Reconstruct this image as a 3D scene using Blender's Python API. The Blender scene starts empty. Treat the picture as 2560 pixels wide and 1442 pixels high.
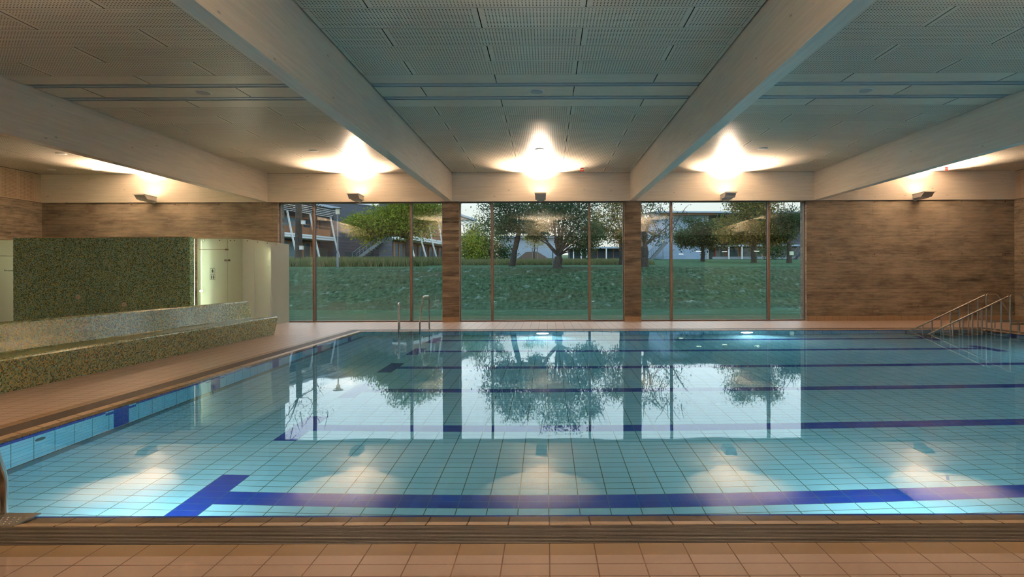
import bpy, math, random
import numpy as np
from mathutils import Vector, Matrix

S = bpy.context.scene
COL = S.collection
PI = math.pi
R = math.radians

def lin(r, g, b):
    f = lambda c: (c/255/12.92) if c/255 <= .04045 else ((c/255+.055)/1.055)**2.4
    return (f(r), f(g), f(b), 1)

# ------------------------------------------------------------------ camera
cd = bpy.data.cameras.new('camera'); cam = bpy.data.objects.new('camera', cd); COL.objects.link(cam)
cd.sensor_width = 36; cd.lens = 1500/2560*36
cd.shift_x = -87/2560; cd.shift_y = -33/2560
cd.clip_start = .05; cd.clip_end = 600
EYE = 1.51
cam.location = (0, 0, EYE); cam.rotation_euler = (R(90), R(.2), 0)
S.camera = cam

# ------------------------------------------------------------------ world, exposure
w = bpy.data.worlds.new('dusk_sky'); S.world = w; w.use_nodes = True
wn = w.node_tree; wn.nodes.clear()
wo = wn.nodes.new('ShaderNodeOutputWorld'); wb = wn.nodes.new('ShaderNodeBackground')
wt = wn.nodes.new('ShaderNodeTexCoord'); ws = wn.nodes.new('ShaderNodeSeparateXYZ'); wr = wn.nodes.new('ShaderNodeValToRGB')
wn.links.new(wt.outputs['Generated'], ws.inputs[0]); wn.links.new(ws.outputs['Z'], wr.inputs[0])
wn.links.new(wr.outputs[0], wb.inputs[0]); wn.links.new(wb.outputs[0], wo.inputs[0])
e = wr.color_ramp.elements
e[0].position = 0; e[0].color = (.50, .48, .44, 1)
e[1].position = 1; e[1].color = (.36, .50, .66, 1)
x = e.new(.115); x.color = (.50, .52, .52, 1)
x = e.new(.15); x.color = (1.15, 1.3, 1.45, 1)
x = e.new(.40); x.color = (.80, 1.0, 1.2, 1)
wb.inputs['Strength'].default_value = .95
S.view_settings.view_transform = 'Standard'; S.view_settings.look = 'None'
S.view_settings.exposure = 1.25; S.view_settings.gamma = 1; S.view_settings.use_curve_mapping = False
S.cycles.max_bounces = 10; S.cycles.diffuse_bounces = 5; S.cycles.glossy_bounces = 4
S.cycles.transmission_bounces = 6; S.cycles.transparent_max_bounces = 12; S.cycles.volume_bounces = 0
S.cycles.sample_clamp_indirect = 6.0
S.cycles.use_adaptive_sampling = True; S.cycles.adaptive_threshold = .02
S.cycles.caustics_reflective = True; S.cycles.caustics_refractive = True; S.cycles.blur_glossy = .5

WARM = (1, .73, .53)
SCONCE_W = 350
BACK_W = 430
POOL_LAMP = 22
POOL_W_NEAR, POOL_W = 8.5, 16
def area(name, loc, rot, sx, sy, power, color, parent=None, spread=180):
    d = bpy.data.lights.new(name, 'AREA'); d.shape = 'RECTANGLE'; d.size = sx; d.size_y = sy
    d.energy = power; d.color = color; d.spread = R(spread)
    o = bpy.data.objects.new(name, d); COL.objects.link(o); o.location = loc; o.rotation_euler = rot
    if parent: o.parent = parent
    return o

# ------------------------------------------------------------------ node helpers
class NT:
    def __init__(s, name):
        s.m = bpy.data.materials.new(name); s.m.use_nodes = True
        s.t = s.m.node_tree; s.t.nodes.clear()
        s.out = s.n('ShaderNodeOutputMaterial')
    def n(s, t, **k):
        x = s.t.nodes.new(t)
        for a, b in k.items(): setattr(x, a, b)
        return x
    def put(s, sock, v):
        if isinstance(v, bpy.types.NodeSocket): s.t.links.new(v, sock)
        elif v is not None: sock.default_value = v
    def math(s, op, a, b=None, c=None, clamp=False):
        x = s.n('ShaderNodeMath', operation=op, use_clamp=clamp)
        s.put(x.inputs[0], a)
        if b is not None: s.put(x.inputs[1], b)
        if c is not None: s.put(x.inputs[2], c)
        return x.outputs[0]
    def mix(s, f, a, b, mode='MIX'):
        x = s.n('ShaderNodeMix', data_type='RGBA', blend_type=mode)
        s.put(x.inputs[0], f); s.put(x.inputs[6], a); s.put(x.inputs[7], b)
        return x.outputs[2]
    def pos(s):
        g = s.n('ShaderNodeNewGeometry'); q = s.n('ShaderNodeSeparateXYZ')
        s.t.links.new(g.outputs['Position'], q.inputs[0])
        return g.outputs['Position'], q.outputs[0], q.outputs[1], q.outputs[2]
    def uv(s, layer='UVMap'):
        u = s.n('ShaderNodeUVMap', uv_map=layer); q = s.n('ShaderNodeSeparateXYZ')
        s.t.links.new(u.outputs[0], q.inputs[0])
        return q.outputs[0], q.outputs[1]
    def vec(s, a, b, c=0.0):
        x = s.n('ShaderNodeCombineXYZ'); s.put(x.inputs[0], a); s.put(x.inputs[1], b); s.put(x.inputs[2], c)
        return x.outputs[0]
    def noise(s, v, scale, detail=3, rough=.5, col=False):
        x = s.n('ShaderNodeTexNoise'); s.put(x.inputs['Vector'], v)
        x.inputs['Scale'].default_value = scale; x.inputs['Detail'].default_value = detail; x.inputs['Roughness'].default_value = rough
        return x.outputs[1 if col else 0]
    def white(s, v):
        x = s.n('ShaderNodeTexWhiteNoise', noise_dimensions='3D'); s.put(x.inputs[0], v); return x.outputs[0]
    def ramp(s, f, stops, interp='LINEAR'):
        x = s.n('ShaderNodeValToRGB'); s.put(x.inputs[0], f); cr = x.color_ramp; cr.interpolation = interp
        while len(cr.elements) < len(stops): cr.elements.new(.5)
        for el, (p, c) in zip(cr.elements, stops):
            el.position = p; el.color = c if len(c) == 4 else (*c, 1)
        return x.outputs[0]
    def bump(s, h, strength=.3, dist=.01):
        x = s.n('ShaderNodeBump'); s.put(x.inputs['Height'], h); x.inputs['Strength'].default_value = strength; x.inputs['Distance'].default_value = dist
        return x.outputs[0]
    def bsdf(s, color, rough=.5, normal=None, metallic=0, spec=.5, **k):
        x = s.n('ShaderNodeBsdfPrincipled')
        s.put(x.inputs['Base Color'], color); s.put(x.inputs['Roughness'], rough); s.put(x.inputs['Metallic'], metallic)
        s.put(x.inputs['Specular IOR Level'], spec)
        if normal is not None: s.put(x.inputs['Normal'], normal)
        for a, b in k.items(): s.put(x.inputs[a.replace('_', ' ')], b)
        return x.outputs[0]
    def done(s, shader, volume=None):
        s.t.links.new(shader, s.out.inputs[0])
        if volume is not None: s.t.links.new(volume, s.out.inputs[1])
        return s.m

def plain(name, color, rough=.5, metallic=0, spec=.5, **k):
    t = NT(name); return t.done(t.bsdf(color, rough, metallic=metallic, spec=spec, **k))

def emis(name, color, strength):
    t = NT(name); x = t.n('ShaderNodeEmission'); x.inputs[0].default_value = color; x.inputs[1].default_value = strength
    return t.done(x.outputs[0])

def cell_mask(t, u, p, o, g):
    """1 inside the joint line of a grid of pitch p"""
    a = t.math('FRACT', t.math('DIVIDE', t.math('SUBTRACT', u, o), p))
    return t.math('GREATER_THAN', t.math('ABSOLUTE', t.math('SUBTRACT', a, .5)), .5-g/p/2)

def tile_mat(name, color, joint, plane='XY', pu=.25, pv=.125, ou=.01, ov=.14, g=.006, rough=.3, var=.08, spec=.5, blot=0.0):
    t = NT(name); P, X, Y, Z = t.pos()
    U, V = {'XY': (X, Y), 'XZ': (X, Z), 'YZ': (Y, Z)}[plane]
    m = t.math('MAXIMUM', cell_mask(t, U, pu, ou, g), cell_mask(t, V, pv, ov, g))
    cu = t.math('FLOOR', t.math('DIVIDE', t.math('SUBTRACT', U, ou), pu)); cv = t.math('FLOOR', t.math('DIVIDE', t.math('SUBTRACT', V, ov), pv))
    r = t.white(t.vec(cu, cv, 1.3))
    k = t.math('MULTIPLY_ADD', r, var, 1-var/2)
    if blot:
        k = t.math('MULTIPLY', k, t.math('MULTIPLY_ADD', t.noise(P, 1.3, 3), blot, 1-blot/2))
    c = t.mix(1, color, t.vec(k, k, k), 'MULTIPLY')
    c = t.mix(m, c, joint)
    return t.done(t.bsdf(c, t.math('MULTIPLY_ADD', m, .4, rough), spec=spec))

M = {}
M['deck'] = tile_mat('deck_tile', lin(196, 170, 154), lin(100, 78, 62), g=.007, rough=.34, blot=.08)
M['border'] = tile_mat('border_tile', lin(136, 110, 78), lin(88, 66, 48), g=.006, pv=5, ov=0, rough=.4)
M['border_y'] = tile_mat('border_tile_side', lin(140, 112, 82), lin(88, 66, 48), g=.006, pu=5, pv=.25, ou=0, ov=.08, rough=.4)
M['lip'] = tile_mat('lip_tile', lin(168, 142, 112), lin(84, 62, 42), g=.009, pv=5, ov=0, rough=.42)
M['lip_y'] = tile_mat('lip_tile_side', lin(168, 142, 112), lin(84, 62, 42), g=.009, pu=5, pv=.25, ou=0, ov=.08, rough=.42)
AQUA = (.48, .76, .86, 1); ROYAL = (.012, .055, .36, 1); WATERJ = (.10, .16, .13, 1)
M['aqua'] = tile_mat('aqua_floor_tile', AQUA, WATERJ, pv=.125, ov=.03, g=.008, rough=.3)
M['royal'] = tile_mat('royal_blue_floor_tile', ROYAL, (.08, .16, .30, 1), pv=.125, ov=.03, g=.008, rough=.3)
for pl, ou in (('XZ', .01), ('YZ', .08)):
    M['aqua'+pl] = tile_mat('aqua_wall_tile_'+pl.lower(), AQUA, WATERJ, plane=pl, ou=ou, ov=-.015, g=.007, rough=.3)
    M['royal'+pl] = tile_mat('royal_blue_wall_tile_'+pl.lower(), ROYAL, (.08, .16, .30, 1), plane=pl, ou=ou, ov=-.015, g=.005, rough=.3)
for pl in ('XZ', 'YZ'):
    M['skirt'+pl] = tile_mat('skirting_tile_'+pl.lower(), lin(160, 136, 110), lin(104, 84, 64), plane=pl, ou=.01, pv=1, ov=-.5, g=.006, rough=.35)
M['blue_edge'] = plain('blue_edge_tile', ROYAL, .25)
M['strip'] = plain('pool_gap_grey', (.22, .34, .38, 1), .7)
M['steel'] = plain('brushed_stainless_steel', (.62, .58, .52, 1), .24, 1)
M['steel_dull'] = plain('dull_steel', (.42, .40, .37, 1), .45, 1)
M['dark'] = plain('dark_void', (.01, .01, .01, 1), .9)
M['white_plastic'] = plain('white_plastic', (.72, .72, .68, 1), .4)
M['grey_paint'] = plain('grey_painted_metal', (.42, .40, .38, 1), .45)
M['bronze'] = plain('bronze_window_frame', (.20, .145, .115, 1), .45, .2)
M['black'] = plain('black_rubber', (.015, .015, .015, 1), .6)
M['red'] = plain('red_plate', (.45, .02, .02, 1), .5)

def board_mat(name, axis, base=(.28, .225, .165), seed=0.0, bv=.20):
    """board-marked concrete: rows of formwork boards 11.5 cm high"""
    t = NT(name); P, X, Y, Z = t.pos(); U = X if axis == 'X' else Y
    H = .115; row = t.math('FLOOR', t.math('DIVIDE', Z, H))
    ro = t.white(t.vec(row, 3.7+seed, 0))
    seg = t.math('FLOOR', t.math('DIVIDE', t.math('ADD', U, t.math('MULTIPLY', ro, 4.0)), 4.0))
    rb = t.white(t.vec(row, seg, 5.1+seed))
    grain = t.noise(t.vec(t.math('MULTIPLY', U, 1.1), t.math('MULTIPLY', Z, 8), t.math('MULTIPLY', rb, 30)), 1.8, 5, .6)
    blot = t.noise(t.vec(t.math('MULTIPLY', U, 1.4), t.math('MULTIPLY', Z, 3.2), seed), .9, 6, .66)
    k = t.math('ADD', t.math('MULTIPLY', rb, bv), .72-bv/2)
    k = t.math('ADD', k, t.math('MULTIPLY', t.math('SUBTRACT', grain, .5), 1.0))
    k = t.math('ADD', k, t.math('MULTIPLY', t.math('SUBTRACT', blot, .5), 1.9))
    # seams and form joints
    fr = t.math('ABSOLUTE', t.math('SUBTRACT', t.math('FRACT', t.math('DIVIDE', Z, H)), .5))
    seam = t.math('MULTIPLY', t.math('GREATER_THAN', fr, .462), t.math('GREATER_THAN', t.noise(t.vec(t.math('MULTIPLY', U, .8), row, 2), 2.2, 2), .42))
    # knots
    v = t.n('ShaderNodeTexVoronoi', feature='F1'); t.put(v.inputs['Vector'], t.vec(t.math('MULTIPLY', U, 1.0), t.math('MULTIPLY', Z, 3.2), seed)); v.inputs['Scale'].default_value = 1.9
    knot = t.math('LESS_THAN', v.outputs['Distance'], .055)
    # formwork tie holes and vertical joints between form panels
    tu = t.math('MULTIPLY', t.math('SUBTRACT', t.math('FRACT', t.math('ADD', t.math('DIVIDE', t.math('SUBTRACT', U, 10.65), 1.42), .5)), .5), 1.42)
    tz = t.math('MULTIPLY', t.math('SUBTRACT', t.math('FRACT', t.math('ADD', t.math('DIVIDE', t.math('SUBTRACT', Z, .47), 1.69), .5)), .5), 1.69)
    tie = t.math('LESS_THAN', t.math('ADD', t.math('MULTIPLY', tu, tu), t.math('MULTIPLY', tz, tz)), .022**2)
    ju = t.math('ABSOLUTE', t.math('MULTIPLY', t.math('SUBTRACT', t.math('FRACT', t.math('ADD', t.math('DIVIDE', t.math('SUBTRACT', U, 10.6), 2.44), .5)), .5), 2.44))
    joint = t.math('MULTIPLY', t.math('LESS_THAN', ju, .007), t.math('GREATER_THAN', t.noise(t.vec(3, t.math('MULTIPLY', Z, 2), U), 2.0, 2), .48))
    dark = t.math('MAXIMUM', t.math('MULTIPLY', seam, .55), t.math('MULTIPLY', knot, .6))
    dark = t.math('MAXIMUM', dark, t.math('MAXIMUM', t.math('MULTIPLY', tie, .85), t.math('MULTIPLY', joint, .4)))
    k = t.math('MULTIPLY', k, t.math('SUBTRACT', 1, dark))
    k = t.math('MAXIMUM', k, .08)
    c = t.mix(1, (*base, 1), t.vec(k, k, k), 'MULTIPLY')
    c = t.mix(t.math('MULTIPLY', t.math('SUBTRACT', grain, .45, clamp=True), 1.3), c, (.33, .30, .26, 1))
    h = t.math('SUBTRACT', t.math('ADD', t.math('MULTIPLY', grain, .5), t.math('MULTIPLY', rb, .6)), dark)
    return t.done(t.bsdf(c, .72, t.bump(h, .5, .006), spec=.3))
M['concrete_x'] = board_mat('board_marked_concrete', 'X')
M['concrete_y'] = board_mat('board_marked_concrete_side', 'Y', seed=4.0)
M['concrete_p'] = board_mat('board_marked_concrete_pillar', 'X', base=(.18, .14, .102), seed=9.0, bv=.6)

def glulam(name, axis, base=(.78, .70, .60)):
    t = NT(name); P, X, Y, Z = t.pos()
    U, W = (X, Y) if axis == 'X' else (Y, X)
    g = t.noise(t.vec(t.math('MULTIPLY', U, .7), t.math('MULTIPLY', Z, 14), t.math('MULTIPLY', W, 14)), 1.8, 5, .6)
    big = t.noise(t.vec(t.math('MULTIPLY', U, .5), t.math('MULTIPLY', Z, 2), W), 1.0, 3)
    v = t.n('ShaderNodeTexVoronoi', feature='F1'); t.put(v.inputs['Vector'], t.vec(t.math('MULTIPLY', U, .55), t.math('MULTIPLY', Z, 1.6), t.math('MULTIPLY', W, 1.6))); v.inputs['Scale'].default_value = 3.4
    knot = t.math('SUBTRACT', 1, t.math('MULTIPLY', v.outputs['Distance'], 11), clamp=True)
    row = t.math('FLOOR', t.math('DIVIDE', Z, .132)); rr = t.white(t.vec(row, 0, 8.8))
    k = t.math('ADD', t.math('MULTIPLY', g, .42), t.math('ADD', t.math('MULTIPLY', big, .22), t.math('MULTIPLY_ADD', rr, .05, .64)))
    k = t.math('MULTIPLY', k, t.math('SUBTRACT', 1, t.math('MULTIPLY', knot, .75)))
    c = t.mix(1, (*base, 1), t.vec(k, k, k), 'MULTIPLY')
    return t.done(t.bsdf(c, .42, t.bump(g, .15, .004), spec=.4))
M['glulam_x'] = glulam('pale_glulam_timber', 'X')
M['glulam_y'] = glulam('pale_glulam_timber_beam', 'Y')

def panel_mat(name, holes=True, base=(.62, .565, .455)):
    """pale veneer ceiling board; uv in metres from one corner, uv2 from the opposite one"""
    t = NT(name); u, v = t.uv('UVMap'); u2, v2 = t.uv('UV2'); P, X, Y, Z = t.pos()
    g = t.n('ShaderNodeNewGeometry'); ri = g.outputs['Random Per Island']
    gr = t.noise(t.vec(t.math('MULTIPLY', u, 1.1), t.math('MULTIPLY', v, 12), t.math('MULTIPLY', ri, 60)), 1.7, 5, .6)
    k = t.math('ADD', t.math('MULTIPLY', gr, .38), t.math('MULTIPLY_ADD', ri, .12, .74))
    c = t.mix(1, (*base, 1), t.vec(k, k, k), 'MULTIPLY')
    rough = .36
    if holes:
        p = .0437
        def loc(a, a2):
            # cells centred over the board
            mid = t.math('MULTIPLY', t.math('SUBTRACT', a, a2), .5)
            return t.math('SUBTRACT', t.math('FRACT', t.math('ADD', t.math('DIVIDE', mid, p), .5)), .5)
        du, dv = loc(u, u2), loc(v, v2)
        r = t.math('ADD', t.math('MULTIPLY', du, du), t.math('MULTIPLY', dv, dv))
        h = t.math('LESS_THAN', r, (.0092/p)**2)
        edge = t.math('MINIMUM', t.math('MINIMUM', u, u2), t.math('ADD', t.math('MINIMUM', v, v2), .024))
        h = t.math('MULTIPLY', h, t.math('GREATER_THAN', edge, .046))
        c = t.mix(h, c, (.035, .026, .02, 1))
        rough = t.math('MULTIPLY_ADD', h, .5, .36)
        spec = t.math('SUBTRACT', .62, t.math('MULTIPLY', h, .6))
    else: spec = .62
    return t.done(t.bsdf(c, rough, spec=spec))
M['perf'] = panel_mat('perforated_ceiling_board')
M['board'] = panel_mat('plain_ceiling_board', False)
M['perf_wall'] = panel_mat('perforated_wall_board', base=(.50, .37, .26))
M['board_wall'] = panel_mat('plain_wall_board', False, base=(.50, .39, .29))

def mosaic(name, tint=(1, 1, 1), p=.02, och=0.0):
    t = NT(name); u, v = t.uv()
    fu, fv = t.math('DIVIDE', u, p), t.math('DIVIDE', v, p)
    r = t.white(t.vec(t.math('FLOOR', fu), t.math('FLOOR', fv), 2.0))
    st = [(0, (.022, .034, .018)), (.14, (.060, .084, .040)), (.32, (.090, .145, .095)), (.48, (.125, .21, .19)), (.63, (.20, .175, .070)), (.80, (.27, .22, .105)), (.92, (.17, .25, .25))]
    st = [(a, tuple(x*q for x, q in zip(c, tint))) for a, c in st]
    c = t.ramp(r, st, 'CONSTANT')
    m = t.math('MAXIMUM', cell_mask(t, u, p, 0.0, .0022), cell_mask(t, v, p, 0.0, .0022))
    c = t.mix(m, c, (.07*tint[0], .072*tint[1], .055*tint[2], 1))
    return t.done(t.bsdf(c, t.math('MULTIPLY_ADD', m, .5, .16), spec=.6))
M['mosaic'] = mosaic('green_ochre_glass_mosaic', (2.35, 2.25, 1.5))
M['mosaic_wall'] = mosaic('green_ochre_wall_mosaic', (2.45, 3.3, 3.5))

def fresnel_thin(t, r0):
    l = t.n('ShaderNodeLayerWeight'); l.inputs[0].default_value = .5
    f = t.math('POWER', l.outputs['Facing'], 5)
    return t.math('MULTIPLY_ADD', f, 1-r0, r0)
def glass_mat(name, r0, tint=(.93, .97, .95, 1)):
    t = NT(name); a = t.n('ShaderNodeBsdfTransparent'); a.inputs[0].default_value = tint
    b = t.n('ShaderNodeBsdfGlossy'); b.inputs['Roughness'].default_value = 0; b.inputs[0].default_value = (.95, .97, .97, 1)
    m = t.n('ShaderNodeMixShader'); t.put(m.inputs[0], fresnel_thin(t, r0)); t.t.links.new(a.outputs[0], m.inputs[1]); t.t.links.new(b.outputs[0], m.inputs[2])
    return t.done(m.outputs[0])
M['glass'] = glass_mat('window_glass', .085)
def frosted(name):
    t = NT(name); d = t.n('ShaderNodeBsdfDiffuse'); d.inputs[0].default_value = (.66, .66, .60, 1)
    tr = t.n('ShaderNodeBsdfTranslucent'); tr.inputs[0].default_value = (.66, .70, .58, 1)
    g = t.n('ShaderNodeBsdfGlossy'); g.inputs['Roughness'].default_value = .12
    m = t.n('ShaderNodeMixShader'); m.inputs[0].default_value = .55; t.t.links.new(d.outputs[0], m.inputs[1]); t.t.links.new(tr.outputs[0], m.inputs[2])
    m2 = t.n('ShaderNodeMixShader'); t.put(m2.inputs[0], fresnel_thin(t, .05)); t.t.links.new(m.outputs[0], m2.inputs[1]); t.t.links.new(g.outputs[0], m2.inputs[2])
    return t.done(m2.outputs[0])
M['frosted'] = frosted('frosted_glass')
M['tube'] = emis('tube_light', (1, .98, .78, 1), 16)
M['pool_lamp'] = emis('pool_lamp_glow', (.88, .97, 1, 1), POOL_LAMP)
M['foyer_lamp'] = emis('foyer_lamp_glow', (.80, 1, .72, 1), 14)
M['halogen'] = emis('halogen_glow', (1, .80, .62, 1), 12)

def water_mat():
    t = NT('pool_water'); P, X, Y, Z = t.pos()
    n1 = t.noise(t.vec(X, t.math('MULTIPLY', Y, 1.0), 0), 1.1, 2, .5)
    n2 = t.noise(t.vec(X, Y, 4), 5.0, 2, .5)
    h = t.math('ADD', t.math('MULTIPLY', n1, 1.0), t.math('MULTIPLY', n2, .10))
    nb = t.bump(h, .25, .004)
    fr = t.n('ShaderNodeFresnel'); fr.inputs[0].default_value = 1.333; t.put(fr.inputs[1], nb)
    rf = t.n('ShaderNodeBsdfRefraction'); rf.inputs['IOR'].default_value = 1.333; rf.inputs['Roughness'].default_value = 0; t.put(rf.inputs['Normal'], nb)
    gl = t.n('ShaderNodeBsdfGlossy'); gl.inputs['Roughness'].default_value = .018; t.put(gl.inputs['Normal'], nb)
    m = t.n('ShaderNodeMixShader'); t.t.links.new(fr.outputs[0], m.inputs[0]); t.t.links.new(rf.outputs[0], m.inputs[1]); t.t.links.new(gl.outputs[0], m.inputs[2])
    va = t.n('ShaderNodeVolumeAbsorption'); va.inputs[0].default_value = (.06, .82, .95, 1); va.inputs[1].default_value = .24
    return t.done(m.outputs[0], va.outputs[0])
M['water'] = water_mat()

# ------------------------------------------------------------------ mesh helpers
class MB:
    def __init__(s): s.v = []; s.f = []; s.m = []; s.uv = {}; s.uv2 = {}
    def quad(s, p, mi=0, uv=None, uv2=None):
        b = len(s.v); s.v += [tuple(q) for q in p]; s.f.append(tuple(range(b, b+len(p)))); s.m.append(mi)
        if uv: s.uv[len(s.f)-1] = uv
        if uv2: s.uv2[len(s.f)-1] = uv2
        return s
    def box(s, a, b, mi=0, mx=None):
        """mx: material for faces whose normal is along x"""
        x0, y0, z0 = a; x1, y1, z1 = b; mx = mi if mx is None else mx
        k = len(s.v)
        s.v += [(x0,y0,z0),(x1,y0,z0),(x1,y1,z0),(x0,y1,z0),(x0,y0,z1),(x1,y0,z1),(x1,y1,z1),(x0,y1,z1)]
        for q, mm in (((0,3,2,1),mi),((4,5,6,7),mi),((0,1,5,4),mi),((2,3,7,6),mi),((1,2,6,5),mx),((3,0,4,7),mx)):
            s.f.append(tuple(k+i for i in q)); s.m.append(mm)
        return s
    def obox(s, p, q, wd, ht, mi=0, up=(0,0,1)):
        """bar from p to q with rectangular section"""
        p, q = Vector(p), Vector(q); d = (q-p).normalized(); u = Vector(up)
        if abs(d.dot(u)) > .99: u = Vector((0, 1, 0))
        sx = d.cross(u).normalized(); sy = sx.cross(d).normalized(); k = len(s.v)
        for c in (p, q):
            for a, b in ((-1,-1),(1,-1),(1,1),(-1,1)): s.v.append(tuple(c+sx*a*wd/2+sy*b*ht/2))
        for f in ((0,3,2,1),(4,5,6,7),(0,1,5,4),(1,2,6,5),(2,3,7,6),(3,0,4,7)): s.f.append(tuple(k+i for i in f)); s.m.append(mi)
        return s
    def tube(s, pts, r, n=12, mi=0):
        pts = [Vector(p) for p in pts]; rs = r if isinstance(r, (list, tuple)) else [r]*len(pts)
        ref = None; k = len(s.v)
        for i, p in enumerate(pts):
            d = (pts[min(i+1, len(pts)-1)]-pts[max(i-1, 0)]).normalized()
            if ref is None:
                ref = Vector((0, 0, 1)) if abs(d.z) < .9 else Vector((1, 0, 0))
            a = (ref-d*ref.dot(d)).normalized(); b = d.cross(a); ref = a
            for j in range(n):
                t = 2*PI*j/n; s.v.append(tuple(p+(a*math.cos(t)+b*math.sin(t))*rs[i]))
        for i in range(len(pts)-1):
            for j in range(n):
                s.f.append((k+i*n+j, k+i*n+(j+1)%n, k+(i+1)*n+(j+1)%n, k+(i+1)*n+j)); s.m.append(mi)
        s.f.append(tuple(k+j for j in reversed(range(n)))); s.m.append(mi)
        e = k+(len(pts)-1)*n; s.f.append(tuple(e+j for j in range(n))); s.m.append(mi)
        return s
    def disc(s, c, axis, prof, n=28, mi=0):
        """lathe: prof is a list of (radius, distance along axis)"""
        c = Vector(c); d = Vector(axis).normalized(); a = d.orthogonal().normalized(); b = d.cross(a); k = len(s.v)
        for r, h in prof:
            for j in range(n):
                t = 2*PI*j/n; s.v.append(tuple(c+d*h+(a*math.cos(t)+b*math.sin(t))*r))
        for i in range(len(prof)-1):
            for j in range(n): s.f.append((k+i*n+j, k+i*n+(j+1)%n, k+(i+1)*n+(j+1)%n, k+(i+1)*n+j)); s.m.append(mi)
        s.f.append(tuple(k+j for j in reversed(range(n)))); s.m.append(mi)
        e = k+(len(prof)-1)*n; s.f.append(tuple(e+j for j in range(n))); s.m.append(mi)
        return s
    def build(s, name, mats, parent=None, smooth=False, kind=None, bevel=0):
        me = bpy.data.meshes.new(name)
        off = Vector((0, 0, 0))
        if parent is not None:
            q = parent
            while q is not None: off += q.location; q = q.parent
        me.from_pydata([tuple(Vector(p)-off) for p in s.v], [], s.f)
        for m in (mats if isinstance(mats, (list, tuple)) else [mats]): me.materials.append(M[m] if isinstance(m, str) else m)
        me.polygons.foreach_set('material_index', s.m)
        if smooth:
            me.polygons.foreach_set('use_smooth', [True]*len(s.f))
        for layer, data in (('UVMap', s.uv), ('UV2', s.uv2)):
            if data:
                ul = me.uv_layers.new(name=layer)
                for p in me.polygons:
                    q = data.get(p.index)
                    if q:
                        for li, t in zip(p.loop_indices, q): ul.data[li].uv = t
        me.update(); me.validate()
        o = bpy.data.objects.new(name, me); COL.objects.link(o)
        if parent is not None: o.parent = parent
        if kind: o['kind'] = kind
        if smooth:
            md = o.modifiers.new('es', 'EDGE_SPLIT'); md.split_angle = R(40)
        if bevel:
            md = o.modifiers.new('bv', 'BEVEL'); md.width = bevel; md.segments = 2; md.limit_method = 'ANGLE'
        return o

def tag(o, label=None, cat=None, group=None, kind=None):
    if label: o['label'] = label
    if cat: o['category'] = cat
    if group: o['group'] = group
    if kind: o['kind'] = kind
    return o
def empty(name, loc, label=None, cat=None, group=None, kind=None):
    o = bpy.data.objects.new(name, None); COL.objects.link(o); o.location = loc; o.empty_display_size = .1
    return tag(o, label, cat, group, kind)
def kids(o): return [c for c in bpy.data.objects if c.parent == o]
def copy_tree(o, parent=None):
    ch = kids(o); c = o.copy(); COL.objects.link(c); c.parent = parent
    for k in ch: copy_tree(k, c)
    return c
def fillet(pts, rad, seg=6):
    pts = [Vector(p) for p in pts]; out = [pts[0]]
    for i in range(1, len(pts)-1):
        p = pts[i]; a = (pts[i-1]-p); b = (pts[i+1]-p); r = rad[i-1] if isinstance(rad, (list, tuple)) else rad
        a.normalize(); b.normalize(); ang = a.angle(b); d = r/math.tan(ang/2)
        d = min(d, .48*(pts[i-1]-p).length, .48*(pts[i+1]-p).length)
        p0, p1 = p+a*d, p+b*d
        for k in range(seg+1):
            t = k/seg; out.append(p0*(1-t)**2+p*2*t*(1-t)+p1*t*t)
    out.append(pts[-1]); return out
def part(parent, name, mb, mat, **k): return mb.build(name, mat, parent, **k)

# ================================================================== ROOM
XL, XR, YB, YF = -16.4, 15.2, 2.9, 19.5
ZC, ZB = 4.84, 3.915                    # ceiling, underside of beams
PX0, PX1, PY0, PY1 = -4.99, 11.76, 3.83, 16.35
WZ = -.012                              # water level
FZ = -1.02                              # pool floor

# ---- floor with the hole of the pool
def ring(mb, o0, z0, o1, z1, mx, my):
    a = (PX0-o0, PY0-o0, PX1+o0, PY1+o0); b = (PX0-o1, PY0-o1, PX1+o1, PY1+o1)
    A = [(a[0],a[1],z0),(a[2],a[1],z0),(a[2],a[3],z0),(a[0],a[3],z0)]; B = [(b[0],b[1],z1),(b[2],b[1],z1),(b[2],b[3],z1),(b[0],b[3],z1)]
    for i in range(4):
        j = (i+1) % 4; mb.quad([A[i], B[i], B[j], A[j]], mx if i % 2 == 0 else my)
fl = MB()
ring(fl, .59, 0, .45, 0, 1, 2)
ring(fl, .45, 0, .45, -.12, 4, 4); ring(fl, .45, -.12, .20, -.12, 4, 4); ring(fl, .20, -.12, .20, 0, 4, 4)
ring(fl, .20, 0, .185, 0, 3, 5); ring(fl, .185, 0, .025, -.03, 3, 5)
o = .59; ax, ay, bx, by = PX0-o, PY0-o, PX1+o, PY1+o
YS = -9.0
for x0, y0, x1, y1 in ((XL, YS, XR, ay), (XL, by, XR, 20.0), (XL, ay, ax, by), (bx, ay, XR, by)):
    fl.quad([(x0,y0,0),(x1,y0,0),(x1,y1,0),(x0,y1,0)], 0)
fl.build('floor', ['deck', 'border', 'border_y', 'lip', 'dark', 'lip_y'], kind='structure')

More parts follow.
